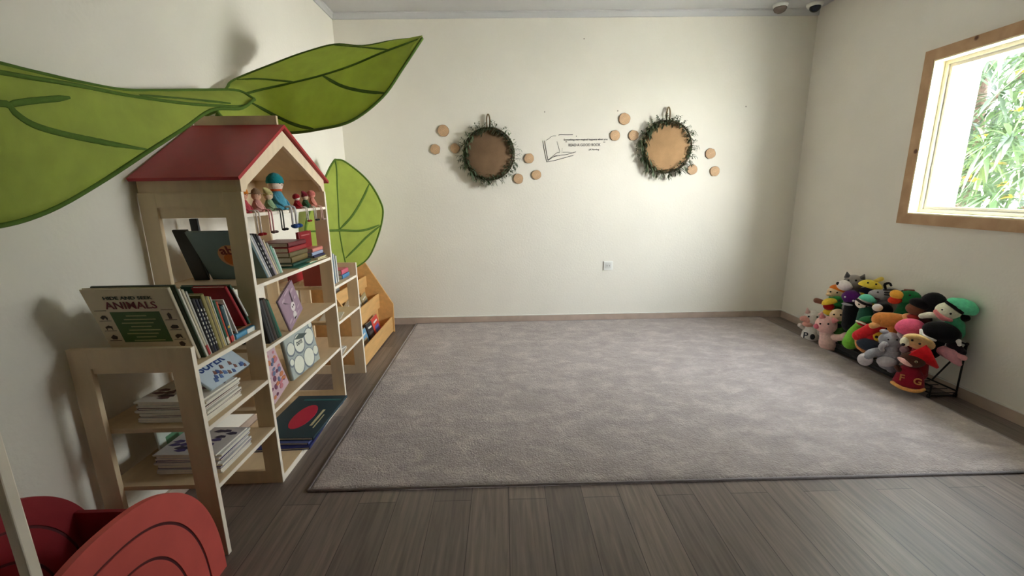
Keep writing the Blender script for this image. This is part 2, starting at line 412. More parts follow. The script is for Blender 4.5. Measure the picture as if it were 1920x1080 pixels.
# hedge of the same garden, further back
hd = thing('hedge', 'dense green hedge behind the mango tree outside the window', 'hedge', (6.2, 4.8, -.35))
fh = MB()
for i in range(420):
    c = Vector((rnd.uniform(5.9, 6.7), rnd.uniform(2.6, 8.5), rnd.uniform(-.2, 4.2)))
    for k in range(9):
        a = 2*PI*k/9; d = Vector((math.cos(a), math.sin(a), rnd.uniform(-.4, .5)))
        mango_leaf(fh, c, d, rnd.uniform(.25, .4), .045, rnd.choice((0, 1)))
fh.build('foliage', [mat((44, 60, 36), rough=.5, var=.2, trans=.3), mat((36, 50, 32), rough=.5, var=.2, trans=.3)], hd, T(-6.2, -4.8, .35))['kind'] = 'stuff'

# ------------------------------------------------------------------ rug
rx0, rx1, ry0, ry1 = -.86, 2.50, 1.655, 4.06
rug = thing('rug', 'large mottled grey beige short pile rug covering most of the floor', 'rug', ((rx0+rx1)/2, (ry0+ry1)/2, 0))
bm = bmesh.new(); nx, ny = 300, 216
V = [[None]*(ny+1) for _ in range(nx+1)]
rr = random.Random(5)
for i in range(nx+1):
    for j in range(ny+1):
        e = min(i, nx-i, j, ny-j)
        z = .013+rr.uniform(-.0016, .0016) if e > 1 else (.011 if e == 1 else .0015)
        ox = rr.uniform(-.002, .002)
        V[i][j] = bm.verts.new(((i/nx-.5)*(rx1-rx0)+ox, (j/ny-.5)*(ry1-ry0)+ox, z))
for i in range(nx):
    for j in range(ny): bm.faces.new((V[i][j], V[i+1][j], V[i+1][j+1], V[i][j+1])).smooth = True
me = bpy.data.meshes.new('pile'); bm.to_mesh(me); bm.free(); me.materials.append(rug_mat())
ro = bpy.data.objects.new('pile', me); COL.objects.link(ro); ro.parent = rug
hx, hy = (rx1-rx0)/2, (ry1-ry0)/2
mb = MB()
mb.tube([(-hx, -hy, .006), (hx, -hy, .006)], .006, 8); mb.tube([(-hx, hy, .006), (hx, hy, .006)], .006, 8)
mb.tube([(-hx, -hy, .006), (-hx, hy, .006)], .006, 8); mb.tube([(hx, -hy, .006), (hx, hy, .006)], .006, 8)
mb.build('bound_edge', fabric((150, 142, 142)), rug)['label'] = 'darker stitched edge binding'

# ------------------------------------------------------------------ house shaped bookshelf
BX0, BX1 = -1.39, -1.0      # back, front
TH = .018
shelf = thing('house_bookshelf', 'stepped pale wooden dollhouse bookshelf with a red gabled roof along the left wall', 'bookshelf', (-1.2, 2.1, 0))
si = T(1.2, -2.1, 0)
EDGE = mat((250, 240, 226), rough=.45, var=.03, scale=20)
def sp(mb, n, m, lab=None, parent=None):
    o = mb.build(n, m, parent or shelf, si if parent is None else None)
    if lab: o['label'] = lab
    return o
def side_panel(y, ztop, rails, inset=None):
    mb = MB()
    mb.box(BX0, BX0+.065, y, y+TH, 0, ztop, .0015); mb.box(BX1-.07, BX1, y, y+TH, 0, ztop, .0015)
    for a, b in rails: mb.box(BX0+.065, BX1-.07, y, y+TH, a, b)
    if inset: mb.box(BX0+.065, BX1-.07, y+.007, y+TH, *inset)
    o = sp(mb, 'side_panel', BIRCH)
    e = MB().box(BX1-.0005, BX1+.0012, y+.0005, y+TH-.0005, 0.001, ztop-.001).build('edge_band', EDGE, o); e['label'] = 'pale front edge strip'
    return o
PY = (1.326, 1.721, 2.512, 2.912)
side_panel(PY[0], .78, [(.715, .78), (0, .06)], (.695, .715))
side_panel(PY[1], 1.262, [(1.205, 1.262), (0, .06)], (1.165, 1.205))
side_panel(PY[2], 1.262, [(1.205, 1.262), (0, .06)], (1.165, 1.205))
side_panel(PY[3], .795, [(.72, .795), (0, .06)])
def board(y0, y1, ztop, x1=BX1-.002, th=.016, x0=BX0+.002):
    o = sp(MB().box(x0, x1, y0+TH, y1, ztop-th, ztop, .001), 'shelf', BIRCHX)
    e = MB().box(x1-.0005, x1+.0012, y0+TH+.0005, y1-.0005, ztop-th+.0005, ztop-.0005).build('edge_band', EDGE, o); e['label'] = 'pale front edge strip'
    return o
ZA, ZA2, ZA3 = .712, .492, .274
for z in (ZA, ZA2, ZA3): board(PY[0], PY[1], z)
ZB, ZT, ZM, ZL, ZF = .893, 1.178, .622, .343, .03
for z in (ZB, ZM, ZL): board(PY[1], PY[2], z)
# shallow shelf in the attic, bottom board
board(PY[1], PY[2], ZT, th=.014, x0=BX1-.16)
board(PY[1], PY[2], ZF, th=.03)
ZG1, ZG2, ZG3 = .712, .493, .276
for z in (ZG1, ZG2, ZG3): board(PY[2], PY[3], z)
# attic box, gables, roof
YE0, YE1, YR, ZE, ZR = 1.728, 2.524, 2.106, 1.322, 1.543
for y_ in (YE0, YE1-.014): sp(MB().box(BX0, BX1-.0165, y_, y_+.014, 1.2605, ZE+.012), 'attic_wall', BIRCH)
def gable(x0, x1, inner=True):
    mb = MB()
    out = [(YE0, 1.262), (YE0, ZE), (YR, ZR-.008), (YE1, ZE), (YE1, 1.262)]
    inn = [(YE0+.028, 1.262), (YE0+.047, 1.288), (YR, 1.466), (YE1-.047, 1.288), (YE1-.028, 1.262)]
    for i in range(4):
        mb.prism([out[i], out[i+1], inn[i+1], inn[i]], 'x', x0, x1)
    return sp(mb, 'gable_board', mat((236, 216, 186), rough=.5, var=.06, scale=5, stretch=(6, 6, 1)))
gable(BX1-.016, BX1)
mb = MB(); mb.prism([(YE0+.014, 1.19), (YE0+.014, ZE), (YR, ZR-.01), (YE1-.014, ZE), (YE1-.014, 1.19)], 'x', BX0+.004, BX0+.018); sp(mb, 'gable_back', BIRCH)
for s_, ye in ((1, YE0), (-1, YE1)):
    n = Vector((YR-ye, ZR-ZE)).normalized(); ov = .034
    p0 = Vector((ye, ZE))-n*ov; p1 = Vector((YR, ZR)); up = Vector((-n.y, n.x)) if n.x > 0 else Vector((n.y, -n.x))
    up = up*.013
    p1b = p1+Vector((0, .013/abs(n.x)))
    sp(MB().prism([tuple(p0), tuple(p1), tuple(p1b), tuple(p0+up)], 'x', BX0-.005, BX1+.016), 'roof_slope', REDROOF)
    q0 = p0+n*.06-up*.9; q1 = p1-Vector((0, .013/abs(n.x)*.9))
    sp(MB().prism([tuple(q0), tuple(q1), tuple(p1-Vector((0, .0004))), tuple(p0+n*.06-Vector((0, .0004)))], 'x', BX0+.018, BX1-.0165), 'roof_lining', BIRCHX)
sp(MB().box(BX0, BX1-.02, YR+.006, YR+.022, ZR+.004, ZR+.055, .001), 'ridge_board', BIRCHX)

# ------------------------------------------------------------------ books
def book(label, W, H, t, col, xf, group=None, spine=1, soft=False, art=None, name='book', pages=None):
    """local: x spine side, y thickness, z height, origin bottom centre"""
    r = thing(name, label, 'book', group=group, xf=xf)
    c = .0016 if soft else .0026; e = 0 if soft else .003
    cm = mat(col, rough=.45, var=.05, scale=18)
    mb = MB(); s = spine; x0, x1 = -W/2, W/2
    mb.box(x0, x1, -t/2, -t/2+c, 0, H); mb.box(x0, x1, t/2-c, t/2, 0, H)
    xs = x1 if s > 0 else x0
    n = 5; pr = []
    for k in range(n+1):
        a = -PI/2+PI*k/n; pr.append((xs+s*math.cos(a)*min(.004, t*.3), math.sin(a)*t/2))
    pr += [(xs-s*c, t/2), (xs-s*c, -t/2)]
    mb.prism(pr, 'z', 0, H)
    mb.build('cover', cm, r)
    a, b = (x0+e, xs-c) if s > 0 else (xs+c, x1-e)
    MB().box(a, b, -t/2+c, t/2-c, e, H-e).build('pages', pages or PAGES, r)
    if art: art(r, W, H, t)
    return r
def lean(x, y, z, t, ang, W=None, yaw=0):
    """spine flush at x (front), leaning with its top toward the viewer side (-Y)"""
    a = math.radians(ang)
    return T(x, y, z+abs(math.sin(a))*t/2+.0005) @ Matrix.Rotation(a, 4, 'X') @ Matrix.Rotation(math.radians(yaw), 4, 'Z')
def face_art(r, t, items, side='y-'):
    """items: (kind, part name, colour, params) drawn as thin printed shapes on the front (-y) cover"""
    for it in items:
        kind, pn, col = it[:3]; m = paint(col, .5); y = -t/2
        if kind == 'rect':
            x0, x1, z0, z1 = it[3:7]; MB().box(x0, x1, y-.0006, y+.0002, z0, z1).build(pn, m, r)
        elif kind == 'rects':
            mb = MB()
            for x0, x1, z0, z1 in it[3]: mb.box(x0, x1, y-.0011, y+.0002, z0, z1)
            mb.build(pn, m, r)
        elif kind == 'discs':
            mb = MB(); dd = it[4] if len(it) > 4 else .0009
            for x, z, rx, rz in it[3]:
                mb.prism([(x+rx*math.cos(2*PI*k/18), z+rz*math.sin(2*PI*k/18)) for k in range(18)], 'y', y-dd, y+.0002)
            mb.build(pn, m, r)
        elif kind == 'each':
            for pts in it[3]: MB().prism(pts, 'y', y-.0012, y+.0002).build(pn, m, r)
        elif kind == 'polys':
            mb = MB()
            for k, pts in enumerate(it[3]): mb.prism(pts, 'y', y-.0012-.0001*k, y+.0002)
            mb.build(pn, m, r)
        elif kind == 'text':
            body, x, z, size, wd = it[3:8]
            text_mesh(pn, body, m, size, r, T(x, y-.0012, z) @ RX90, width=wd, bold=it[8] if len(it) > 8 else 0)
    return r

# --- low side shelf, leaning row
GA = 'books leaning in a row on the low end shelf'
def animals_art(r, W, H, t):
    rects = [(-W*.36+i*0, 0, 0, 0) for i in ()]
    face_art(r, t, [
        ('rect', 'green_panel', (74, 106, 50), -W*.29, W*.29, .075, H*.70),
        ('text', 'title', (120, 22, 30), 'ANIMALS', 0, H*.785, .036, W*.60, .0002),
        ('text', 'title', (60, 70, 52), 'HIDE AND SEEK', 0, H*.885, .016, W*.56, .0001),
        ('rects', 'blurb_lines', (176, 178, 120), [(-W*(.12+.09*((k*7) % 3)/2), W*(.12+.09*((k*5) % 3)/2), H*.64-k*.0135, H*.64-k*.0135+.004) for k in range(8)]),
        ('rects', 'frame_lines', (70, 60, 44), [(-W*.46, -W*.32, H*(.3+.14*k), H*(.3+.14*k)+.0012) for k in range(4)]+[(W*.32, W*.46, H*(.3+.14*k), H*(.3+.14*k)+.0012) for k in range(4)]),
        ('each', 'animal_picture', (66, 46, 34), [[(x*W+dx*.022, H*z+dz*.02) for dx, dz in sh] for x, z, sh in (
            (-.39, .63, [(-.5, 0), (-.1, .35), (.3, .3), (.5, -.1), (.35, -.5), (.2, 0), (-.2, -.4)]), (-.39, .49, [(-.5, .1), (0, .4), (.5, .2), (.4, -.5), (.25, -.1), (-.3, -.1), (-.4, -.5)]),
            (-.39, .35, [(-.5, 0), (0, .5), (.5, .1), (.3, -.4), (-.3, -.4)]), (.39, .64, [(-.2, -.6), (-.25, .3), (.05, .6), (.25, .2), (.2, -.6)]), (.39, .49, [(-.6, -.1), (-.2, .3), (.5, .2), (.6, -.2), (.3, -.4), (-.4, -.4)]),
            (.39, .35, [(-.5, .1), (-.1, .4), (.4, .3), (.5, -.4), (.2, -.1), (-.3, -.5)]), (.39, .24, [(-.4, .2), (.1, .5), (.5, 0), (.2, -.5), (-.3, -.4)]))]),
    ])
X_A = -1.018
yA = 1.402
rowA = [
    # label, W, H, t, colour, lean
    ('cream hardback facing out at the near end of the low shelf, green panel headed ANIMALS', .265, .272, .012, (222, 208, 180), 16.5, animals_art),
    ('thin dark green book peeping over the top of the ANIMALS cover', .255, .279, .006, (48, 66, 40), 16.5, None),
    ('tall white spine two behind the ANIMALS cover', .255, .262, .008, (226, 222, 208), 16.5, None),
    ('tall cream spine with a red foot, fourth from the ANIMALS end', .245, .255, .009, (216, 206, 180), 16, 'foot'),
    ('pale grey spine, fifth from the ANIMALS end of the low shelf', .24, .245, .008, (196, 194, 184), 15.5, None),
    ('thick black spine with white lettering ahead of a navy one', .20, .212, .013, (30, 28, 32), 15, 'letters'),
    ('dark navy spine wedged between two black spines', .20, .208, .010, (36, 38, 58), 14.5, 'letters'),
    ('black spine beside the khaki volume on the low shelf', .20, .204, .011, (34, 32, 34), 14, 'letters'),
    ('thick khaki spined volume in the middle of the low shelf row', .215, .216, .016, (150, 138, 82), 13.5, None),
    ('khaki brown spine with grey base after the thick khaki volume', .205, .205, .010, (140, 130, 98), 13.5, None),
    ('thin straw yellow spine before the green book', .205, .203, .007, (206, 186, 120), 13.5, None),
    ('light grey spine touching the green book', .20, .198, .007, (190, 190, 176), 13, None),
    ('dark green spine with pale base on the low shelf', .18, .178, .012, (34, 92, 70), 13, 'foot2'),
    ('thin orange red spine beside the dark teal book', .17, .172, .008, (206, 84, 60), 13, None),
    ('dark teal spine with a yellow dot and a red foot', .165, .152, .018, (38, 74, 82), 12.5, 'dot'),
    ('thin white spine after the teal spine with the yellow dot', .17, .150, .006, (228, 228, 222), 12.5, None),
]
for i, (lab, W, H, t, col, an, art) in enumerate(rowA):
    ca = math.cos(math.radians(an))
    yA += t/2/ca
    af = art if callable(art) else None
    b = book(lab, W, H, t, col, lean(X_A-W/2-.0045-(.0 if i else .014), yA, ZA, t, an), GA, art=af)
    yA += t/2/ca+.0012
    xs = W/2+.0042
    if art == 'letters':
        mb = MB()
        for k in range(9): mb.box(xs-.001, xs+.0006, -t*.18, t*.18, H*(.14+.08*k), H*(.14+.08*k)+.009)
        mb.build('spine_lettering', paint((206, 204, 196)), b)
    elif art == 'foot': MB().box(xs-.002, xs+.0006, -t*.46, t*.46, .003, .04).build('spine_band', paint((176, 40, 44)), b)
    elif art == 'foot2': MB().box(xs-.002, xs+.0006, -t*.46, t*.46, .003, .03).build('spine_band', paint((210, 206, 190)), b)
    elif art == 'dot':
        MB().box(xs-.002, xs+.0006, -t*.44, t*.44, .003, .026).build('spine_band', paint((190, 50, 46)), b)
        MB().lathe([(.005, xs-.002), (.005, xs+.0008)], (0, 0, H*.42), 'x', 14).build('spine_dot', paint((226, 186, 60)), b)
book('white comic leaning left at a steeper angle under the red book', .17, .175, .006, (230, 226, 220), lean(X_A-.095, 1.622, ZA, .006, 20), GA, soft=True,
     art=lambda r, W, H, t: face_art(r, t, [('rect', 'cover_block', (206, 90, 70), -.07, .07, .13, .16)]))
book('dark red hardback leaning steeply at the end of the low shelf row', .12, .195, .013, (150, 24, 34), lean(X_A-.066, 1.668, ZA+.034, .013, 27), GA)
book('blue grey hardback leaning behind the red one on the low shelf', .13, .185, .010, (112, 132, 146), lean(X_A-.215, 1.640, ZA, .010, 22), GA)
book('green book with white swirls leaning against the tower post', .18, .195, .010, (44, 84, 66), lean(X_A-.095, 1.694, ZA+.034, .010, 27), GA,
     art=lambda r, W, H, t: MB().tube(spline([(W/2+.004, 0, H*z) for z in (.2, .35, .5, .65, .8, .92)], 12), .0045, 6).build('white_swirl', paint((220, 222, 214)), r))
FLAT = lambda x, y, z, t, yaw=0: T(x, y, z+t/2+.0004) @ Matrix.Rotation(math.radians(yaw), 4, 'Z') @ Matrix.Rotation(-PI/2, 4, 'X') @ T(0, 0, 0)
def flat(label, x, y, z, Wx, Ly, t, col, yaw=0, group=None, soft=False, art=None, name='book', spine=1, pages=None):
    """book lying flat; local x -> X (spine at +X), local z -> Y"""
    M_ = T(x, y, z+t/2+.0004) @ Matrix.Rotation(math.radians(yaw), 4, 'Z') @ Matrix.Rotation(-PI/2, 4, 'X') @ T(0, 0, -Ly/2)
    # -y local points up after the turn
    return book(label, Wx, Ly, t, col, M_, group, spine=spine, soft=soft, art=art, name=name, pages=pages)
flat('blue and white boxed book lying flat beside the tower post on the low shelf', X_A-.075, 1.655, ZA, .14, .126, .020, (86, 152, 190),
     art=lambda r, W, H, t: MB().box(W/2+.002, W/2+.0048, -t*.42, t*.42, H*.55, H*.95).build('spine_label', paint((226, 228, 226)), r))
flat('brown patterned book on top of the blue boxed book', X_A-.082, 1.662, ZA+.0208, .13, .115, .010, (124, 84, 48))

# --- attic / tower shelf
GB = 'books leaning on the tower shelf'
def abc_art(r, W, H, t):
    face_art(r, t, [
        ('discs', 'cover_circle', (206, 150, 108), [(.025, H*.50, .062, .058)]),
        ('discs', 'cover_circle', (196, 104, 40), [(.025, H*.44, .045, .034)], .0013),
        ('discs', 'cover_circle', (214, 172, 60), [(.035, H*.34, .030, .014)], .0015),
        ('text', 'title', (116, 30, 26), 'abc', .022, H*.62, .058, .085, .0012)])
yb = 1.885
rowB = [
    ('blue grey picture book facing out through the tower side window, headed abc', .235, .245, .010, (108, 132, 138), 29.5, abc_art),
    ('white spine at the near end of the tower shelf', .20, .222, .010, (224, 222, 216), 29, None),
    ('silver grey spine next to the black ones on the tower shelf', .20, .222, .010, (182, 182, 190), 29, None),
    ('black spine with white edges on the tower shelf', .20, .222, .012, (26, 26, 32), 29, 'letters'),
    ('second black spine on the tower shelf, next to the lilac one', .20, .218, .010, (40, 38, 46), 28, 'letters'),
    ('lilac grey spine on the tower shelf', .19, .210, .012, (178, 166, 176), 28, None),
    ('cream spine in the middle of the tower shelf row', .19, .185, .010, (222, 208, 178), 27, None),
    ('stone grey spine between cream and mint spines', .18, .165, .012, (170, 170, 160), 26, None),
    ('mint green spine on the tower shelf', .17, .145, .013, (136, 186, 166), 25, None),
    ('thin white and teal spine, last of the leaning tower books', .16, .130, .008, (216, 226, 222), 24, None),
]
for i, (lab, W, H, t, col, an, art) in enumerate(rowB):
    ca = math.cos(math.radians(an)); yb += t/2/ca
    b = book(lab, W, H, t, col, lean(-1.03-W/2-.0045, yb, ZB, t, an), GB, art=art if callable(art) else None)
    yb += t/2/ca+.002
    if art == 'letters':
        mb = MB(); xs = W/2+.0042
        for k in range(6): mb.box(xs-.001, xs+.0006, -t*.15, t*.15, H*(.2+.11*k), H*(.2+.11*k)+.012)
        mb.build('spine_lettering', paint((214, 212, 206)), b)
book('thin black picture book leaning at the back behind the abc cover', .06, .235, .008, (34, 40, 42), lean(-1.305, 1.872, ZB, .008, 20))
book('narrow black book standing upright against the wall side of the tower shelf', .03, .26, .012, (26, 32, 36), lean(-1.33, 1.93, ZB, .012, 3))
GS = 'books stacked flat on the tower shelf'
flat('teal green magazine sticking out under the flat tower pile', -1.105, 2.235, ZB, .19, .235, .0045, (70, 142, 120), 3, GS, soft=True, name='magazine')
flat('white and yellow magazine sticking out over the teal one on the tower shelf', -1.10, 2.375, ZB+.005, .185, .20, .004, (222, 214, 176), -4, GS, soft=True, name='magazine')
z = ZB+.0095
for lab, yc, xc, Wx, Ly, t, col, yaw in (
        ('dark green book at the bottom of the flat tower pile', 2.225, -1.12, .17, .20, .014, (24, 74, 62), 0),
        ('olive brown thick book in the flat tower pile, lower one', 2.235, -1.13, .16, .19, .028, (116, 98, 56), 2),
        ('olive green book above the thick olive brown one', 2.235, -1.13, .16, .185, .024, (104, 92, 58), -2),
        ('dark red book under the topmost of the flat tower pile', 2.225, -1.13, .16, .20, .024, (150, 26, 34), 1),
        ('maroon book topmost of the flat tower pile', 2.24, -1.13, .15, .185, .022, (108, 26, 40), -1)):
    flat(lab, xc, yc, z, Wx, Ly, t, col, yaw, GS); z += t+.0006
z = ZB+.0095
for lab, yc, xc, Wx, Ly, t, col, yaw in (
        ('pale yellow booklet on the tower shelf by the far post', 2.41, -1.10, .18, .15, .008, (216, 206, 160), 5),
        ('dark blue booklet under the pale blue box on the tower shelf', 2.42, -1.10, .15, .14, .010, (46, 48, 86), 0),
        ('pale blue flat box book on the tower shelf by the far post', 2.42, -1.11, .15, .145, .018, (160, 176, 204), 0),
        ('coral pink book lying on the pale blue box book', 2.425, -1.11, .15, .135, .020, (222, 140, 128), 0)):
    flat(lab, xc, yc, z, Wx, Ly, t, col, yaw, GS); z += t+.0006
book('dark red hardback standing on the coral book, cover facing the room', .145, .088, .018, (142, 24, 36), T(-1.10, 2.425, z+.0005) @ RZ90, GS, spine=-1,
     art=lambda r, W, H, t: face_art(r, t, [('rect', 'cover_strip', (190, 110, 110), -.05, .05, .066, .072)]))

# --- middle shelf
GC = 'books on the middle shelf'
yc = 1.800
for lab, col, t, H, an in (
        ('black spine nearest the tower post on the middle shelf', (28, 30, 32), .020, .20, 15),
        ('charcoal spine second from the tower post on the middle shelf', (54, 56, 58), .018, .205, 16),
        ('dark brown spine third from the tower post on the middle shelf', (60, 48, 44), .022, .205, 17),
        ('dark green spine fourth from the tower post on the middle shelf', (34, 62, 50), .018, .20, 19),
        ('teal green spine leaning under the lilac rabbit cover', (52, 112, 92), .014, .195, 21)):
    ca = math.cos(math.radians(an)); yc += t/2/ca
    book(lab, .17, H, t, col, lean(-1.012-.0892, yc, ZM, t, an), GC); yc += t/2/ca+.002
def out_book(label, y, z, x, W, H, t, col, roll, back, art, group=None, spine=-1, pages=None):
    """cover turned to the room (+X); roll turns it in its own plane, back leans it toward the wall"""
    a = math.radians(roll); b = math.radians(back)
    lift = abs(math.sin(a))*W/2+.001+math.sin(abs(b))*t/2
    xf = T(x, y, z+lift) @ Matrix.Rotation(-b, 4, 'Y') @ Matrix.Rotation(a, 4, 'X') @ RZ90
    return book(label, W, H, t, col, xf, group, spine=spine, art=art, pages=pages)
def rabbit_art(r, W, H, t):
    z = H*.42; k = .9
    face_art(r, t, [
        ('discs', 'rabbit_head', (226, 216, 216), [(.01, z, .020, .024), (.0, z-.045, .016, .022)]),
        ('polys', 'rabbit_ears', (70, 54, 62), [[(.004, z+.02), (-.040, z+.055), (-.052, z+.075), (-.010, z+.03)], [(.016, z+.02), (.022, z+.07), (.030, z+.078), (.026, z+.02)]]),
        ('discs', 'rabbit_eyes', (60, 44, 50), [(.004, z+.002, .004, .005), (.018, z+.002, .004, .005)], .0014),
        ('discs', 'cover_clouds', (186, 160, 176), [(.0, H*.93, .03, .006), (-.02, H*.1, .03, .006), (.03, H*.12, .02, .005), (-.05, H*.2, .02, .008), (.05, H*.25, .016, .007), (.045, H*.8, .02, .008), (-.045, H*.85, .016, .008), (.05, H*.55, .01, .008)])])
out_book('lilac picture book with a long eared white rabbit on the middle shelf', 2.045, ZM, -1.012, .160, .180, .010, (160, 132, 150), 26, 0, rabbit_art, GC)

# --- lower shelf
GD = 'books facing out on the lower shelf'
def dots_art(r, W, H, t):
    ds = []
    for x, z, a in ((-.02, .150, .052), (.092, .152, .048), (-.112, .148, .034), (-.070, .052, .050), (.042, .052, .054), (.125, .062, .027), (-.132, .085, .018), (.132, .205, .017)):
        ds.append((x, z, a, a*.88))
    face_art(r, t, [
        ('discs', 'dark_rings', (112, 122, 132), [(x, z-.003, a+.007, b+.007) for x, z, a, b in ds], .0006),
        ('discs', 'white_pebbles', (222, 224, 210), ds, .0011),
        ('polys', 'dark_leaf', (70, 84, 80), [[(-.06, H-.045), (0, H-.03), (.08, H-.05), (.02, H-.062)]]),
        ('text', 'title', (40, 48, 50), 'DOTS', -.02, .152, .026, .06, .001)])
out_book('grey book with white pebbles around the word DOTS on the lower shelf', 2.17, ZL, -1.055, .305, .225, .022, (168, 178, 174), -1.5, 8, dots_art, GD)
def pink_art(r, W, H, t):
    rr = random.Random(2)
    mb = MB()
    for q in range(34):
        mb.mi = q % 4; x, z, a, b = rr.uniform(-W*.4, W*.4), rr.uniform(H*.08, H*.92), rr.uniform(.007, .017), rr.uniform(.006, .013)
        mb.prism([(x+a*math.cos(2*PI*k/12), z+b*math.sin(2*PI*k/12)) for k in range(12)], 'y', -t/2-.0006-.00006*q, -t/2+.0002)
    mb.build('cover_pattern', [paint(c, .5) for c in ((196, 120, 130), (206, 128, 84), (104, 116, 150), (120, 66, 92))], r)
out_book('pink flowery patterned book against the tower post on the lower shelf', 1.862, ZL, -1.03, .15, .215, .008, (206, 176, 186), 14, 6, pink_art, GD)

# --- bottom board: large flat books
GE = 'large books lying on the bottom board'
def big_art(r, W, H, t):
    face_art(r, t, [
        ('discs', 'red_ellipse', (196, 40, 70), [(.0, H*.46, .055, .13)]),
        ('rects', 'title_lines', (196, 190, 150), [(.075, .088, H*.25, H*.62), (.10, .106, H*.2, H*.5)]),
        ('rects', 'teal_band', (50, 104, 110), [(-W*.3, W*.45, H*.86, H*.9)])])
flat('navy blue large picture book under the teal one on the bottom board', -1.115, 2.14, ZF, .27, .44, .012, (44, 52, 110), 3, GE)
flat('blue and white large book second from the bottom board', -1.11, 2.17, ZF+.0126, .27, .44, .012, (84, 96, 150), -2, GE)
flat('large dark teal picture book with a red ellipse on the bottom board', -1.105, 2.20, ZF+.0252, .285, .46, .014, (30, 62, 74), -1, GE, art=big_art)

# --- low end shelf compartments: piles of booklets
GF = 'white booklets piled in the upper low compartment'
def pile(n, xc, yc0, z, W, L, group, cols, what):
    rr = random.Random(n)
    z0 = z
    for k in range(n):
        t = rr.uniform(.0056, .0082)
        col = cols[k % len(cols)]
        ordn = ['lowest', 'second lowest', 'third lowest', 'fourth lowest', 'fifth lowest', 'middle', 'fifth highest', 'fourth highest', 'third highest', 'second highest', 'topmost'][k]
        lab = '%s booklet of the pile %s' % (ordn, what)
        art = None
        if k == n-1:
            def art(r, W_, H_, t_):
                rq = random.Random(n+5)
                mb = MB()
                for q in range(20):
                    mb.mi = q % 2; x, y_ = rq.uniform(-W_*.38, W_*.38), rq.uniform(H_*.12, H_*.88)
                    mb.prism([(x+dx*.035, y_+dy*.02) for dx, dy in ((-.6, -.2), (-.1, .5), (.5, .3), (.6, -.3), (0, -.5))], 'y', -t_/2-.0004-.00006*q, -t_/2+.0002)
                mb.build('cover_pattern', [paint(cols[-1], .5), paint(tuple(int(v*.6) for v in cols[-1]), .5)], r)
        flat(lab, xc+rr.uniform(-.006, .006), yc0+rr.uniform(-.005, .005), z, W, L, t, col, rr.uniform(-2, 2), group, soft=True, art=art, name='booklet', spine=-1)
        z += t+.0005
    return z
zt = pile(11, -1.14, 1.475, ZA2, .225, .20, GF, [(222, 218, 208), (214, 210, 202), (226, 222, 214), (98, 60, 66)], 'in the upper compartment of the low end shelf')
pile(11, -1.14, 1.495, ZA3, .225, .185, 'booklets piled in the lower low compartment', [(214, 212, 212), (222, 220, 218), (206, 204, 206), (72, 60, 120)], 'in the lower compartment of the low end shelf')
def super_art(r, W, H, t):
    rq = random.Random(9)
    face_art(r, t, [
        ('text', 'title', (44, 74, 140), 'SUPER', -.02, H*.50, .044, W*.58, .0008)])
    mb = MB()
    for q in range(30):
        mb.mi = q % 3; x = rq.uniform(-W*.42, W*.42); y_ = rq.choice((rq.uniform(H*.06, H*.33), rq.uniform(H*.72, H*.92)))
        mb.prism([(x+dx*.018, y_+dy*.018) for dx, dy in ((-.5, -.3), (0, .6), (.5, .2), (.2, -.5))], 'y', -t/2-.0006-.00005*q, -t/2+.0002)
    mb.build('cover_pattern', [paint(c, .5) for c in ((66, 92, 150), (92, 120, 176), (130, 90, 84))], r)
out_book('pale blue book titled SUPER tilted on top of the upper booklet pile', 1.560, zt+.001, -1.040, .235, .165, .010, (196, 212, 226), 0, 48, super_art)
out_book('white and green book standing at the wall side of the lower low compartment', 1.60, ZA3, -1.30, .22, .18, .010, (206, 214, 206), 0, 4,
         lambda r, W, H, t: face_art(r, t, [('rect', 'green_block', (90, 140, 104), -.08, .05, .02, .08)]))

# --- right (far) narrow compartments
GG = 'books on the far narrow shelf'
yg = 2.565
for lab, t, H, col, an in (
        ('rust red spine, first on the far narrow top shelf', .014, .205, (150, 58, 46), 4), ('cream thin spine on the far narrow top shelf', .010, .20, (214, 200, 176), 4),
        ('navy blue spine on the far narrow top shelf', .020, .195, (44, 66, 96), 3), ('steel blue spine on the far narrow top shelf', .018, .19, (84, 110, 136), 3),
        ('white spine beside the steel blue spine, far narrow top shelf', .014, .18, (226, 226, 220), 2), ('black thin spine on the far narrow top shelf', .008, .175, (36, 36, 42), 2),
        ('white grey spine, last upright on the far narrow top shelf', .018, .165, (210, 210, 208), 2)):
    yg += t/2; book(lab, .16, H, t, col, lean(-1.03-.085, yg, ZG1, t, an), GG); yg += t/2+.0035
flat('blue book lying at the bottom beside the far upright spines', -1.12, 2.826, ZG1, .16, .125, .026, (76, 132, 180), 0, GG)
flat('pink book with white print lying on the blue one', -1.12, 2.826, ZG1+.0266, .15, .12, .030, (206, 96, 120), 0, GG)
out_book('dark red cover with white drawing, at the wall side of the far narrow top shelf', 2.70, ZG1, -1.30, .19, .13, .014, (156, 20, 34), 0, 3,
         lambda r, W, H, t: face_art(r, t, [('polys', 'white_drawing', (200, 190, 186), [[(x, H*.8), (x+.02, H*.9), (x+.03, H*.74)] for x in (-.06, -.02, .03)])]), GG)
out_book('yellow magazine with a dark picture on the far narrow middle shelf', 2.79, ZG2, -1.13, .11, .14, .008, (224, 184, 50), 0, 5,
         lambda r, W, H, t: face_art(r, t, [('rect', 'dark_picture', (50, 44, 36), -.02, .04, .03, .10)]), GG)
flat('open white booklet lying on the far narrow middle shelf', -1.09, 2.66, ZG2, .12, .16, .006, (214, 210, 196), 12, GG, soft=True, name='booklet')
flat('thin white booklet on the far narrow lowest shelf', -1.07, 2.62, ZG3, .10, .12, .006, (222, 218, 210), 8, GG, soft=True, name='booklet')
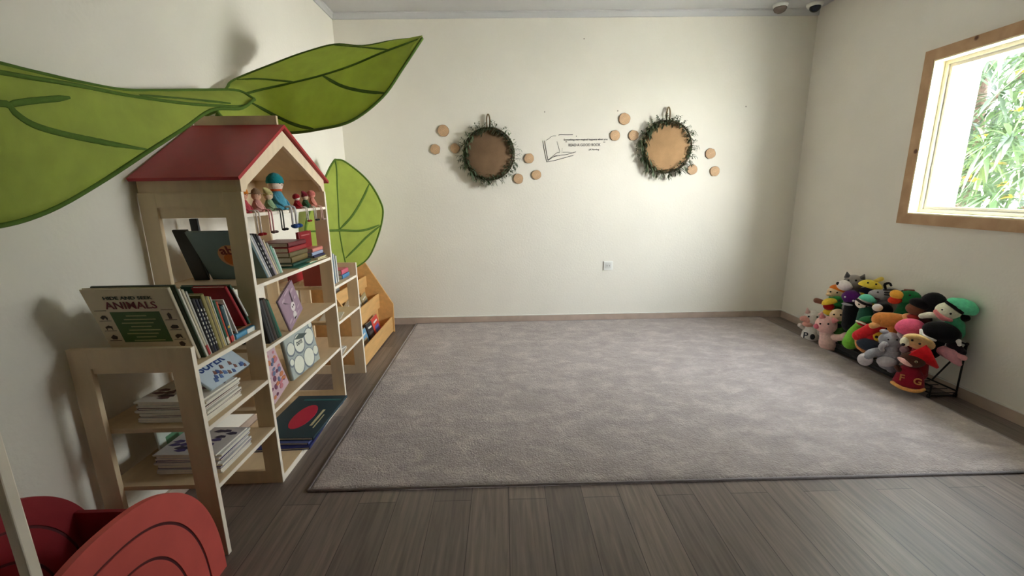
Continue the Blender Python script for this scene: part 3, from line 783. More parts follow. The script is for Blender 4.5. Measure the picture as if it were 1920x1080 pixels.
flat('small white booklet lying on the thin one on the far narrow lowest shelf', -1.08, 2.64, ZG3+.0068, .08, .11, .006, (230, 228, 222), -10, GG, soft=True, name='booklet')

# ------------------------------------------------------------------ dangling leg dolls on the attic shelf
def doll(label, y, h, dress, skin, hat, hatkind, legc, shoe, r=.02, legl=.07, big=False, hatlab=None):
    d = thing('shelf_doll', label, 'doll', (BX1-.014-r*1.25, y, ZT), 'dangling leg dolls sitting on the attic shelf')
    hb = h*.52
    MB().lathe([(.004, .0005), (r*1.15, .0005), (r*1.25, .006), (r*1.0, hb*.5), (r*.62, hb*.9), (r*.3, hb)], seg=18).build('body', fabric(dress), d)
    hr = h*.2
    mb = MB(); mb.ell((0, 0, hb+hr*.75), (hr*.95, hr*.95, hr)); mb.ell((hr*.95, 0, hb+hr*.72), hr*.14, nu=8, nv=6); mb.build('head', fabric(skin), d)
    mb = MB()
    for s in (-1, 1): mb.ell((hr*.84, s*hr*.38, hb+hr*.95), hr*.12, nu=8, nv=6)
    mb.build('eyes', paint((30, 26, 28)), d)
    zt_ = hb+hr*1.05; mb = MB()
    if hatkind == 'beanie': mb.lathe([(hr*1.08, zt_-hr*.1), (hr*1.12, zt_+hr*.15), (hr*.98, zt_+hr*.7), (hr*.55, zt_+hr*1.15), (hr*.12, zt_+hr*1.3)], seg=18)
    elif hatkind == 'brim': mb.lathe([(hr*1.75, zt_+hr*.1), (hr*1.7, zt_+hr*.2), (hr*.95, zt_+hr*.3), (hr*.8, zt_+hr*.85), (hr*.25, zt_+hr*1.3)], seg=18)
    elif hatkind == 'point': mb.tube(spline([(0, 0, zt_-hr*.1), (-hr*.1, -hr*.2, zt_+hr*.6), (-hr*.1, -hr*1.0, zt_+hr*1.15), (0, -hr*1.7, zt_+hr*1.35)], 8), [hr*1.05, hr*1.0, hr*.9, hr*.75, hr*.6, hr*.45, hr*.32, hr*.2, hr*.1], 12)
    else: mb.ell((-hr*.1, 0, hb+hr*.95), (hr*1.08, hr*1.1, hr*1.0))
    mb.build('hat' if hatkind != 'hair' else 'hair', fabric(hat), d)
    for s in (-1, 1):
        mb = MB(); mb.tube(spline([(r*.6, s*r*.4, r*.35), (r*1.25+.016, s*r*.45, r*.35), (r*1.25+.022, s*r*.5, -.012), (r*1.25+.020, s*r*.5+.004, -legl)], 10), r*.14, 8)
        lg = mb.build('leg', fabric(legc), d)
        MB().ell((r*1.25+.028, s*r*.5+.006, -legl-.004), (r*.52, r*.30, r*.28)).build('shoe', fabric(shoe), lg)
        mb = MB(); mb.tube(spline([(0, s*r*.6, hb*.78), (r*.5, s*r*1.05, hb*.5), (r*1.1, s*r*.6, hb*.22)], 8), r*.17, 8); mb.build('arm', fabric(dress), d)
    return d
doll('red haired doll in a red dress, nearest on the attic shelf', 1.802, .105, (186, 74, 84), (232, 176, 150), (216, 130, 46), 'beanie', (224, 214, 206), (160, 36, 40), .023, .082)
doll('doll in pink with a wide brown sun hat', 1.900, .100, (214, 158, 150), (228, 186, 160), (140, 116, 92), 'brim', (216, 150, 150), (120, 96, 90), .022, .082)
doll('doll in sage green with a bent pointed hat', 1.995, .100, (140, 168, 132), (226, 200, 170), (196, 186, 130), 'point', (92, 96, 90), (52, 48, 46), .021, .078)
bigd = doll('large doll in blue with a teal knitted beanie and striped legs', 2.110, .172, (86, 160, 186), (238, 216, 200), (26, 132, 140), 'beanie', (222, 216, 216), (56, 92, 160), .038, .072)
mb = MB(); mb.lathe([(.024, .086), (.027, .089), (.027, .096), (.024, .099)], seg=18); mb.build('scarf', fabric((206, 96, 60)), bigd)
doll('small doll in dark red with a pale bald head', 2.255, .082, (150, 30, 40), (234, 214, 200), (150, 34, 42), 'hair', (224, 214, 206), (170, 60, 60), .018, .058)
doll('small elf doll in dark green with a maroon pointed hat', 2.350, .085, (50, 84, 56), (226, 200, 170), (124, 36, 48), 'point', (210, 206, 190), (60, 64, 62), .018, .058)
doll('small doll in salmon pink with salmon hair by the far post', 2.435, .100, (214, 140, 124), (222, 150, 132), (206, 118, 108), 'hair', (222, 186, 176), (206, 180, 170), .019, .060)

# ------------------------------------------------------------------ sloped natural wood book display
bc = thing('display_bookcase', 'natural wood tiered book display with sloping sides behind the house bookshelf', 'bookcase', (-1.2, 3.42, 0))
bi = T(1.2, -3.42, 0)
prof = [(-1.385, 0), (-1.02, 0), (-1.016, .265), (-1.25, .672), (-1.27, .684), (-1.385, .684)]
YN, YFar = 2.965, 3.845
for y in (YN, YFar): MB().prism(prof, 'y', y, y+.018).build('side_panel', OAK, bc, bi)
for (x, z0, z1) in ((-1.03, .01, .145), (-1.135, .235, .365), (-1.235, .43, .53)):
    MB().box(x-.012, x, YN+.018, YFar, z0, z1, .002).build('tier_front', OAK, bc, bi)
for (x0, x1, z) in ((-1.385, -1.03, .03), (-1.385, -1.135, .25), (-1.385, -1.235, .445)):
    MB().box(x0, x1-.012, YN+.018, YFar, z-.012, z).build('tier_floor', OAK, bc, bi)
for (x, z0, z1) in ((-1.155, .03, .238), (-1.255, .25, .433), (-1.372, .445, .68)):
    MB().box(x-.012, x, YN+.018, YFar, z0, z1).build('tier_back', OAK, bc, bi)
GH = 'books standing in the tiered display'
rq = random.Random(11)
names_t = {.03: 'front', .25: 'middle', .445: 'top'}
def disp(lab, y, z, x, W, H, t, col, roll=0):
    a = math.radians(roll); tilt = math.radians(13)
    xf = T(x, y, z+abs(math.sin(a))*W/2+.004+t*.12) @ Matrix.Rotation(-tilt, 4, 'Y') @ Matrix.Rotation(a, 4, 'X') @ RZ90
    book(lab, W, H, t, col, xf, GH, spine=-1, soft=True, art=lambda r, W_, H_, t_: face_art(r, t_, [('rect', 'cover_picture', tuple(max(0, min(255, int(v*.55+60))) for v in reversed(col)), -W_*.32, W_*.32, H_*.2, H_*.6), ('rects', 'cover_heading', (230, 228, 220), [(-W_*.3, W_*.3, H_*.74, H_*.82)])]))
for lab, y, z, x, W, H, t, col, roll in (
        ('white book in the front tier of the wooden display, nearest', 3.10, .03, -1.085, .15, .17, .012, (222, 224, 226), 0),
        ('light blue book in the front tier of the wooden display', 3.27, .03, -1.085, .15, .165, .012, (110, 160, 196), 4),
        ('black book in the front tier of the wooden display', 3.43, .03, -1.085, .13, .18, .012, (36, 38, 44), -3),
        ('red book in the front tier of the wooden display, farthest', 3.60, .03, -1.085, .16, .185, .012, (206, 66, 56), 3),
        ('grey green book in the middle tier of the wooden display', 3.10, .25, -1.185, .17, .17, .012, (150, 152, 130), 8),
        ('brown magazine in the middle tier of the wooden display', 3.29, .25, -1.185, .16, .16, .010, (140, 120, 96), 12),
        ('pale magazine in the middle tier of the wooden display', 3.48, .25, -1.185, .17, .165, .010, (196, 188, 170), 9),
        ('khaki magazine in the middle tier of the wooden display', 3.66, .25, -1.185, .14, .14, .010, (166, 150, 110), 9),
        ('white book in the top tier of the wooden display', 3.10, .445, -1.29, .16, .17, .010, (206, 204, 196), 0),
        ('grey picture book in the top tier of the wooden display', 3.30, .445, -1.29, .15, .165, .010, (130, 134, 132), 6)):
    disp(lab, y, z, x, W, H, t, col, roll)

# ------------------------------------------------------------------ leaf canopies
LEAF = mat((198, 212, 112), rough=.8, var=.07, scale=14, bump=.15, bscale=400, spec=.1, trans=.55)
LEAFD = mat((88, 116, 48), rough=.8, var=.1, scale=40, spec=.15)
def canopy(label, stations, veins_and_slits, stem, sag=.02):
    pts = [[atY(*p) for p in st] for st in stations]
    N = 48
    A = spline([p[0] for p in pts], N); F = spline([p[1] for p in pts], N); B = spline([p[2] for p in pts], N)
    base = F[0].copy()
    c = thing('leaf_canopy', label, 'canopy', base, 'green leaf canopies')
    inv = T(*(-base))
    bm = bmesh.new(); K = 12; grid = []
    for i in range(N+1):
        row = []
        nrm = (B[i]-A[i]); 
        for j in range(-K, K+1):
            v = j/K
            p = F[i].lerp(B[i], v) if v >= 0 else F[i].lerp(A[i], -v)
            p = p+Vector((0, 0, sag*4*abs(v)*(1-abs(v))))
            p = p+Vector((0, 0, .004*math.sin(i*.7+j*.9)))*(1-abs(v))*abs(v)*2
            row.append(bm.verts.new(p))
        grid.append(row)
    for i in range(N):
        for j in range(2*K):
            f = bm.faces.new((grid[i][j], grid[i+1][j], grid[i+1][j+1], grid[i][j+1])); f.smooth = True
    bmesh.ops.remove_doubles(bm, verts=bm.verts, dist=.000002)
    bvh = BVHTree.FromBMesh(bm)
    me = bpy.data.meshes.new('leaf_fabric'); bm.to_mesh(me); bm.free(); me.materials.append(LEAF)
    o = bpy.data.objects.new('leaf_fabric', me); COL.objects.link(o); o.parent = c; o.matrix_basis = inv
    so_ = o.modifiers.new('thickness', 'SOLIDIFY'); so_.thickness = .0016; so_.offset = 0
    rim = MB(); rim.tube(A, .007, 8); rim.tube(B, .007, 8); rim.build('rim', LEAFD, c, inv)['label'] = 'dark green wire rim'
    MB().tube(F, .006, 8).build('midrib', LEAFD, c, inv)['label'] = 'dark green middle rib'
    for v in veins_and_slits:
        vv = spline([(x, y, 0) for x, y in v], 22); hp = []
        for q in vv:
            d = ray(q.x, q.y).normalized(); h = bvh.ray_cast(EYE, d)
            if h[0] is not None: hp.append((h[0], h[1]))
        if len(hp) > 3:
            mb = MB(); rings = []
            for q, (p, nn) in enumerate(hp):
                tg = (hp[min(q+1, len(hp)-1)][0]-hp[max(q-1, 0)][0]).normalized(); sd = tg.cross(nn).normalized()
                wv = .0095*max(.3, min(1, .45+1.3*math.sin(PI*q/(len(hp)-1))))
                rings.append([mb.bm.verts.new(p+sd*wv*a+nn*.0028*b) for a, b in ((-1, 0), (-.6, 1), (.6, 1), (1, 0), (.6, -1), (-.6, -1))])
            for r0, r1 in zip(rings, rings[1:]):
                for q in range(6): mb.bm.faces.new((r0[q], r0[(q+1) % 6], r1[(q+1) % 6], r1[q])).smooth = True
            mb.bm.faces.new(rings[0][::-1]); mb.bm.faces.new(rings[-1])
            mb.build('vein_or_shade_slit', LEAFD, c, inv)
    MB().tube(spline(stem, 10), .009, 10).build('stem', LEAFD, c, inv)
    return c
canopy('large leaf canopy reaching over the near end of the bookshelf at the far left', [
    [(477, 186, 2.22)]*3,
    [(445, 170, 2.2), (456, 199, 2.15), (452, 203, 2.12)],
    [(380, 169, 2.06), (400, 198, 2.0), (398, 206, 1.98)],
    [(300, 170, 1.85), (330, 192, 1.8), (343, 242, 1.8)],
    [(230, 169, 1.66), (240, 179, 1.6), (278, 284, 1.58)],
    [(150, 155, 1.45), (150, 161, 1.4), (190, 341, 1.42)],
    [(60, 135, 1.27), (60, 146, 1.22), (90, 396, 1.24)],
    [(-60, 110, 1.11), (-60, 130, 1.06), (-20, 426, 1.1)],
    [(-200, 125, .98), (-220, 150, .95), (-170, 425, 1.0)],
    [(-420, 230, .82)]*3],
    [[(-60, 200), (8, 194), (28, 212), (60, 233), (110, 249), (190, 266), (281, 282)], [(12, 196), (60, 189), (130, 183)], [(262, 179), (330, 184), (432, 194)]],  # last strip is the shadowed slit beside the fold, put in as dark colour
    [(-1.404, 2.22, 1.62), (-1.30, 2.23, 1.66), tuple(atY(477, 186, 2.22))], sag=.0)
canopy('leaf canopy pointing to the right above the red roof', [
    [(400, 196, 2.2)]*3,
    [(425, 166, 2.30), (430, 186, 2.27), (420, 222, 2.22)],
    [(440, 150, 2.42), (482, 170, 2.40), (470, 240, 2.33)],
    [(511, 121, 2.65), (545, 156, 2.52), (541, 249, 2.42)],
    [(568, 100, 2.75), (602, 142, 2.5), (600, 242, 2.38)],
    [(628, 84, 2.75), (660, 123, 2.47), (660, 226, 2.35)],
    [(680, 87, 2.68), (712, 101, 2.45), (717, 182, 2.36)],
    [(738, 77, 2.58), (752, 86, 2.46), (755, 128, 2.40)],
    [(792, 72, 2.5)]*3],
    [[(439, 150), (480, 148), (520, 151), (552, 154)], [(470, 192), (520, 219), (556, 235), (588, 242)], [(605, 142), (640, 161), (680, 171), (722, 175)], [(628, 85), (680, 89), (730, 94)]],
    [(-1.404, 2.3, 1.60), (-1.36, 2.26, 1.66), tuple(atY(400, 196, 2.2))], sag=.012)
canopy('upright leaf canopy in the back left corner above the wooden display', [
    [(628, 299, 3.4)]*3,
    [(618, 315, 3.32), (631, 318, 3.36), (648, 304, 3.42)],
    [(603, 348, 3.20), (632, 350, 3.34), (688, 337, 3.46)],
    [(585, 385, 3.08), (634, 390, 3.32), (712, 375, 3.5)],
    [(573, 425, 3.03), (636, 430, 3.3), (718, 402, 3.52)],
    [(578, 465, 3.05), (642, 468, 3.32), (708, 445, 3.5)],
    [(600, 500, 3.15), (648, 496, 3.36), (688, 486, 3.48)],
    [(648, 512, 3.40)]*3],
    [[(636, 431), (660, 405), (680, 372), (694, 341)], [(576, 434), (636, 432), (680, 432), (716, 420)], [(648, 484), (670, 462), (690, 442), (717, 420)]],
    [(-1.404, 3.45, .75), (-1.3, 3.42, .70), tuple(atY(648, 510, 3.40))], sag=.0)

# ------------------------------------------------------------------ wreaths, wood slices, decal
HOOP = mat((70, 60, 40), rough=.8, var=.2); WLEAF = mat((78, 94, 66), rough=.6, var=.25, scale=30); WLEAF2 = mat((98, 108, 78), rough=.6, var=.25, scale=30)
TWIG = mat((96, 82, 62), rough=.9, var=.2)
def wreath(label, cx_, cz_, burlap, seed, dens):
    rq = random.Random(seed); yw = YB-.028
    w_ = thing('wreath', label, 'wreath', (cx_, yw, cz_), 'burlap wreaths on the back wall')
    MB().lathe([(.0, .006), (.205, .006), (.212, .0), (.205, -.004), (.0, -.004)], axis='y', seg=48).build('burlap_disc', burlap, w_)
    mb = MB(); mb.tube([(.222*math.cos(2*PI*k/48), -.004, .222*math.sin(2*PI*k/48)) for k in range(49)], .009, 8, cap=False); mb.build('hoop', TWIG, w_)
    mb = MB()
    for i in range(dens):
        a = rq.uniform(0, 2*PI); rad = rq.gauss(.216, .017)
        p = Vector((rad*math.cos(a), -.012-rq.uniform(0, .014), rad*math.sin(a)))
        sp_ = a+PI/2+rq.uniform(-1.2, 1.2)
        d = Vector((math.cos(sp_), rq.uniform(-.5, .2), math.sin(sp_)))
        L = rq.uniform(.022, .04); mango_leaf(mb, p, d, L, L*.22, rq.choice((0, 1)))
    nsp = 64
    for i in range(nsp):
        a = 2*PI*i/nsp+rq.uniform(-.05, .05)
        if rq.random() < .12: continue
        inward = rq.random() < .28
        rad0 = .226; dirn = -1 if inward else 1
        tl = rq.uniform(.03, .062)*(.6 if inward else 1)
        ta = a+rq.uniform(-.6, .6)
        tip = Vector(((rad0)*math.cos(a)+dirn*tl*math.cos(ta), -.014-rq.uniform(0, .01), rad0*math.sin(a)+dirn*tl*math.sin(ta)))
        p0 = Vector((rad0*math.cos(a), -.012, rad0*math.sin(a)))
        mb.mi = 0; mb.tube([p0, p0.lerp(tip, .5), tip], .0012, 5)
        dv = (tip-p0).normalized()
        for k in range(5):
            q = p0.lerp(tip, .3+.17*k)
            s_ = dv.cross(Vector((0, 1, 0)))*(1 if k % 2 else -1)
            mango_leaf(mb, q, dv+s_*.8+Vector((0, rq.uniform(-.3, .1), 0)), rq.uniform(.018, .028), .0062, rq.choice((0, 1)))
    mb.build('leaf_garland', [WLEAF, WLEAF2], w_)
    mb = MB(); mb.tube(spline([(-.012, -.004, .225), (-.014, -.002, .29), (-.008, 0, .325), (0, .002, .335), (.008, 0, .325), (.014, -.002, .29), (.012, -.004, .225)], 24), .006, 8)
    mb.build('hanging_loop', mat((120, 100, 70), rough=.9, var=.2), w_)
    return w_
wreath('left wreath of dark leaves around brown burlap, beside the book line drawing', -.118, 1.572, burlap_mat((128, 104, 82)), 4, 620)
wreath('right wreath of dark leaves around tan burlap, nearer the window', 1.472, 1.612, burlap_mat((180, 146, 110)), 8, 640)
def slice_mat():
    m = mat((208, 174, 138), rough=.7, var=.1, scale=30); m = m.copy(); nt = m.node_tree; N = nt.nodes; L = nt.links; b = N['Principled BSDF']
    wv = N.new('ShaderNodeTexWave'); wv.wave_type = 'RINGS'; wv.rings_direction = 'Y'; wv.inputs['Scale'].default_value = 28; wv.inputs['Distortion'].default_value = 2
    L.new(N['Texture Coordinate'].outputs['Object'], wv.inputs[0])
    rp = N.new('ShaderNodeValToRGB'); rp.color_ramp.elements[0].color = (.86, .8, .74, 1); rp.color_ramp.elements[1].color = (1, 1, 1, 1); L.new(wv.outputs['Fac'], rp.inputs[0])
    src = b.inputs['Base Color'].links[0].from_socket
    mx = N.new('ShaderNodeMix'); mx.data_type = 'RGBA'; mx.blend_type = 'MULTIPLY'; mx.inputs[0].default_value = 1
    L.new(src, mx.inputs[6]); L.new(rp.outputs[0], mx.inputs[7]); L.new(mx.outputs[2], b.inputs['Base Color'])
    return m
SLICE = slice_mat(); SBARK = mat((150, 120, 94), rough=.95, var=.3, scale=80, bump=.5)
for i, (px, py, r_, lab) in enumerate((
        (831, 245, .050, 'round wood slice, upper of the pair left of the left wreath'), (816, 280, .044, 'wood slice farthest left on the back wall'), (853, 278, .042, 'wood slice touching the left edge of the left wreath'),
        (992, 297, .044, 'wood slice just right of the left wreath, nearest the line drawing'), (972, 335, .045, 'wood slice tucked under the lower right of the left wreath'), (1006, 328, .042, 'lowest wood slice between the left wreath and the line drawing'),
        (1171, 223, .050, 'topmost wood slice, above left of the right wreath'), (1153, 254, .045, 'wood slice just right of the wall quote'), (1188, 254, .045, 'wood slice half hidden by the left edge of the right wreath'),
        (1332, 288, .046, 'wood slice highest of the three right of the right wreath'), (1298, 318, .045, 'wood slice touching the lower right of the right wreath'), (1340, 321, .044, 'wood slice farthest right on the back wall'))):
    p = atY(px, py, YB-.006); rq = random.Random(i)
    sl_ = thing('wood_slice', lab, 'wood slice', (p.x, YB+.001, p.z), 'wood slices on the back wall')
    rad = [r_*(1+rq.uniform(-.05, .05)) for _ in range(20)]
    out = [(rad[k]*math.cos(2*PI*k/20), rad[k]*math.sin(2*PI*k/20)) for k in range(20)]
    inn = [(u*.955, v*.955) for u, v in out]
    MB().prism(inn, 'y', -.013, 0).build('wood_face', SLICE, sl_)
    MB().ringprism(out, inn, 'y', -.012, 0).build('bark', SBARK, sl_)

dec = thing('wall_decal', 'black line drawing of an open book with a short quote, between the wreaths', 'decal', (.66, YB, 1.62))
INK = mat((38, 34, 40), rough=.6, var=.1); yd = -.0012
di = T(-.66, -YB, -1.62)
def z3p(x, y): return atY(1000+x/12, 230+y/12, YB-.0015)
def stroke(pts, r=.0026):
    MB().tube(spline([z3p(*p) for p in pts], 3*len(pts)), r*.72, 6).build('drawn_line', INK, dec, di)
for pts, r_ in (([(215, 405), (250, 640), (305, 885)], .003), ([(255, 405), (285, 600), (330, 840)], .003), ([(300, 880), (480, 850), (700, 790), (900, 735)], .0034),
                ([(330, 850), (460, 770), (600, 735), (760, 715), (960, 655)], .0028), ([(330, 845), (430, 760), (530, 680), (590, 672)], .0026), ([(600, 665), (570, 560), (530, 420)], .0016),
                ([(660, 665), (780, 665), (900, 685)], .002), ([(290, 395), (350, 360), (420, 305), (510, 298)], .002), ([(570, 285), (600, 268), (740, 272), (890, 268)], .004), ([(640, 690), (650, 570)], .0012), ([(590, 745), (500, 745), (400, 800)], .002)):
    stroke(pts, r_)
def dtext(s, px, py, wpx, size, bold=.0):
    p = z3p(px, py); wd = (z3p(px+wpx/2, py)-z3p(px-wpx/2, py)).length
    text_mesh('quote_text', s, INK, size, dec, di @ T(p.x, YB-.0012, p.z) @ RX90, width=wd, bold=bold)
dtext('Something very magical happens when you', 1180, 380, 985, .021, .0003)
dtext('READ A GOOD BOOK', 1150, 503, 720, .034, .0)
dtext('"', 738, 462, 36, .04); dtext('"', 1597, 470, 36, .04)
dtext('J.K. Rowling', 1365, 605, 230, .018, .0002)
dot = z3p(968, 305); MB().lathe([(.004, -.001), (.004, 0)], (dot.x, YB, dot.z), 'y', 12).build('drawn_dot', INK, dec, di)
# outlet
p = atY(1140, 498, YB); ol = thing('wall_outlet', 'white square electrical outlet low on the back wall', 'outlet', (p.x, YB, p.z))
MB().box(-.043, .043, -.009, 0, -.043, .043, .003).build('cover_plate', WHITE, ol)
MB().box(-.026, .026, -.011, -.008, -.026, .026, .003).build('socket_face', paint((222, 222, 218)), ol)
mb = MB()
for x in (-.011, .011): mb.box(x-.002, x+.002, -.0125, -.0105, -.006, .006)
mb.build('slots', paint((60, 60, 60)), ol)
for px, py, lab in ((1021, 210, 'small nail in the back wall above the line drawing'), (1095, 73, 'small nail high in the middle of the back wall'), (1158, 208, 'small nail left of the topmost wood slice'), (1398, 200, 'small nail right of the right wreath')):
    p = atY(px, py, YB); p.y += .001; o = MB().lathe([(.004, -.008), (.006, -.007), (.002, -.005), (.002, 0)], (0, 0, 0), 'y', 10).build('nail', mat((160, 152, 144), rough=.4, metal=.6), None)
    o.location = p; tag(o, lab, 'nail', 'small nails in the back wall')

# ------------------------------------------------------------------ ceiling devices
c1 = thing('ceiling_lamp', 'small white ceiling fitting with brownish glass bowl at the top edge', 'lamp', (2.318, 3.97, ZC+.001))
MB().lathe([(.055, 0), (.058, -.012), (.05, -.03)], axis='z').build('base_ring', WHITE, c1)
MB().lathe([(.048, -.028), (.05, -.04), (.04, -.058), (.018, -.070), (.002, -.072)], axis='z').build('glass_bowl', mat((128, 112, 104), rough=.25, var=.1), c1)
c2 = thing('security_camera', 'white dome security camera with dark lens in the corner of the ceiling', 'camera', (2.605, 3.97, ZC+.004))
MB().lathe([(.062, 0), (.062, -.016), (.052, -.03)], axis='z').build('housing', WHITE, c2)
MB().ell((0, -.008, -.036), (.042, .042, .036)).build('lens_dome', mat((26, 34, 52), rough=.12, var=.05), c2)

# ------------------------------------------------------------------ red arch unit and pale post, front left
CORAL = mat((214, 92, 84), rough=.55, var=.05, scale=12); DRED = mat((150, 36, 44), rough=.55, var=.06, scale=12); GROOVE = mat((96, 40, 44), rough=.8, var=.1)
ar = thing('arch_bookrack', 'low coral red rack with arched rainbow side panels, bottom left corner', 'rack', (-1.2, 1.0, 0))
ai = T(1.2, -1.0, 0)
def arch(a, h, n=72, yc=.93, ex=2/2.4):
    return [(yc+a*math.copysign(abs(math.cos(PI*k/n))**ex, math.cos(PI*k/n)), h*abs(math.sin(PI*k/n))**ex) for k in range(n+1)]
def arch_panel(x0, x1, m, nm):
    o = None
    for (a, h, a2, h2) in ((.350, .460, .280, .388), (.272, .380, .198, .306), (.190, .298, 0, 0)):
        mb = MB(); out = arch(a, h)
        if a2:
            inn = arch(a2, h2)
            for k in range(len(out)-1): mb.prism([out[k], out[k+1], inn[k+1], inn[k]], 'x', x0, x1)
        else: mb.prism(out, 'x', x0, x1)
        if o is None: o = mb.build(nm, m, ar, ai)
        else: mb.build('rainbow_band', m, o)
    mb = MB(); mb.prism(arch(.345, .455), 'x', x0+.003, x1-.003); mb.build('groove', GROOVE, o)
arch_panel(-.995, -.977, CORAL, 'side_panel'); arch_panel(-1.375, -1.357, DRED, 'side_panel')
MB().box(-1.357, -.995, 1.20, 1.215, .03, .29, .002).build('back_board', DRED, ar, ai)
MB().box(-1.357, -.995, .68, 1.20, .06, .075, .002).build('bottom_board', DRED, ar, ai)
MB().box(-1.357, -.995, .665, .68, .03, .25, .002).build('front_board', DRED, ar, ai)
pf = thing('wooden_stand', 'pale narrow wooden post of an open stand at the bottom left edge', 'stand', (-.92, .45, 0))
pi_ = T(.92, -.45, 0); _p = atY(32, 990, .55); PXs = _p.x
for x, y in ((PXs, .55), (PXs-.3, .55), (PXs, .27), (PXs-.3, .27)): MB().box(x-.008, x+.008, y-.008, y+.008, 0, .96, .002).build('post', EDGE, pf, pi_)
for z in (.12, .94):
    MB().box(PXs-.308, PXs+.008, .262, .558, z, z+.018, .002).build('board', BIRCHX, pf, pi_)

# ------------------------------------------------------------------ rack and hand puppets by the right wall
rk = thing('wire_rack', 'low black wire rack full of hand puppets against the right wall', 'rack', (2.62, 2.8, 0))
ri = T(-2.62, -2.8, 0); WR = .005
RY0, RY1, RXB, RXF = 2.36, 3.24, 2.695, 2.535
def wires(name, segs, r=WR):
    mb = MB()
    for s_ in segs: mb.tube(s_, r, 8)
    return mb.build(name, BLACKM, rk, ri)
for y in (RY0, RY1): wires('end_frame', [[(RXB, y, .0), (RXB, y, .335)], [(RXF, y, .012), (RXB, y, .012)], [(RXF, y, 0), (RXF, y, .08)]])
wires('back_frame', [[(RXB, RY0, .335), (RXB, RY1, .335)], [(RXB, RY0, .04), (RXB, RY1, .04)], [(RXB, RY0, .33), (RXB, RY0+.155, .04)], [(RXB, RY1, .33), (RXB, RY1-.155, .04)]])
wires('front_rail', [[(RXF, RY0, .075), (RXF, RY1, .075)], [(RXF, RY0, .03), (RXF, RY1, .03)]])
wires('base_grid', [[(RXF, RY0+.055*k, .03), (RXB, RY0+.055*k, .03)] for k in range(17)], .003)
MB().box(RXF+.001, RXF+.004, RY0+.16, RY1, .012, .072).build('front_strip', mat((30, 28, 32), rough=.8, var=.1), rk, ri)
mb = MB()
for x, y in ((RXF, RY0), (RXB, RY0), (RXF, RY1), (RXB, RY1)):
    mb.tube([(x+.012*math.cos(2*PI*k/14), y+.004, .012+.012*math.sin(2*PI*k/14)) for k in range(15)], .003, 6, cap=False)
mb.build('foot_loops', BLACKM, rk, ri)
for x, y in ((RXB, RY0), (RXB, RY1)): MB().ell((x, y, .336), .010, nu=10, nv=8).build('corner_knob', BLACKM, rk, ri)

GP = 'hand puppets piled on the wire rack'
def rotz(deg): return Matrix.Rotation(math.radians(deg), 3, 'Y')
def puppet(label, px, py, X, parts, yaw=0, name='hand_puppet'):
    """parts: (part name, colour, shapes); shapes in pixels around (px,py): x right, y up, z to the viewer"""
    o0 = atX(px, py, X); dirv = (o0-EYE); hd_ = Vector((dirv.x, dirv.y, 0)).normalized()
    depth = dirv.dot(RM.col[2]); k = depth/FPX
    right = Vector((hd_.y, -hd_.x, 0)); 
    B = Matrix((right, hd_, Vector((0, 0, 1)))).transposed()        # local (x, away, up) -> world
    if yaw: B = B @ Matrix.Rotation(math.radians(yaw), 3, 'Z')
    root = thing(name, label, 'puppet', group=GP)
    root.matrix_basis = Matrix.Translation(o0) @ B.to_4x4()
    first = {}
    for pn, col, shapes in parts:
        mb = MB()
        for s_ in shapes:
            kd = s_[0]
            if kd == 'e':
                x, y, z, rx, ry, rz = s_[1:7]; R = rotz(s_[7]) if len(s_) > 7 else None
                mb.ell((x*k, -z*k, y*k), (rx*k, rz*k, ry*k), R)
            elif kd == 't':
                pts, rad = s_[1], s_[2]
                n = 8; P_ = spline([(p[0]*k, -p[2]*k, p[1]*k) for p in pts], n)
                if isinstance(rad, (int, float)): rad = (rad, rad)
                m_ = len(rad)-1; rr_ = []
                for q in range(n+1):
                    u = q/n*m_; j = min(int(u), m_-1); rr_.append((rad[j]+(rad[j+1]-rad[j])*(u-j))*k)
                mb.tube(P_, rr_, 12)
                mb.ell(P_[0], rr_[0]*.999, nu=12, nv=8) if s_[-1] != 'flat' else None
                mb.ell(P_[-1], rr_[-1]*.999, nu=12, nv=8) if s_[-1] != 'flat' else None
            elif kd == 'h':      # half shell cap: ellipsoid squashed below
                x, y, z, rx, ry, rz = s_[1:7]; R = rotz(s_[7]) if len(s_) > 7 else None
                mb.ell((x*k, -z*k, y*k), (rx*k, rz*k, ry*k), R, f=lambda p: Vector((p.x, p.y, p.z if p.z > 0 else p.z*.12)))
            elif kd == 'c':      # cone ear
                a, b, r0 = s_[1:4]; mb.tube([(a[0]*k, -a[2]*k, a[1]*k), (b[0]*k, -b[2]*k, b[1]*k)], [r0*k, r0*.12*k], 10)
        if pn not in ('eyes', 'nose', 'pupils') and max(col) > 60: col = tuple(min(246, int(v*1.16)) for v in col)
        m = fabric(col) if pn not in ('eyes', 'nose') else paint(col, .25)
        mb.build(pn, m, root)
    root['_k'] = k
    return root, k
EY = lambda *ps: ('eyes', (24, 20, 22), [('e', x, y, z, r, r, r) for x, y, z, r in ps])
PINKW = (236, 206, 200); PINK = (230, 178, 172); BLK = (26, 24, 28)
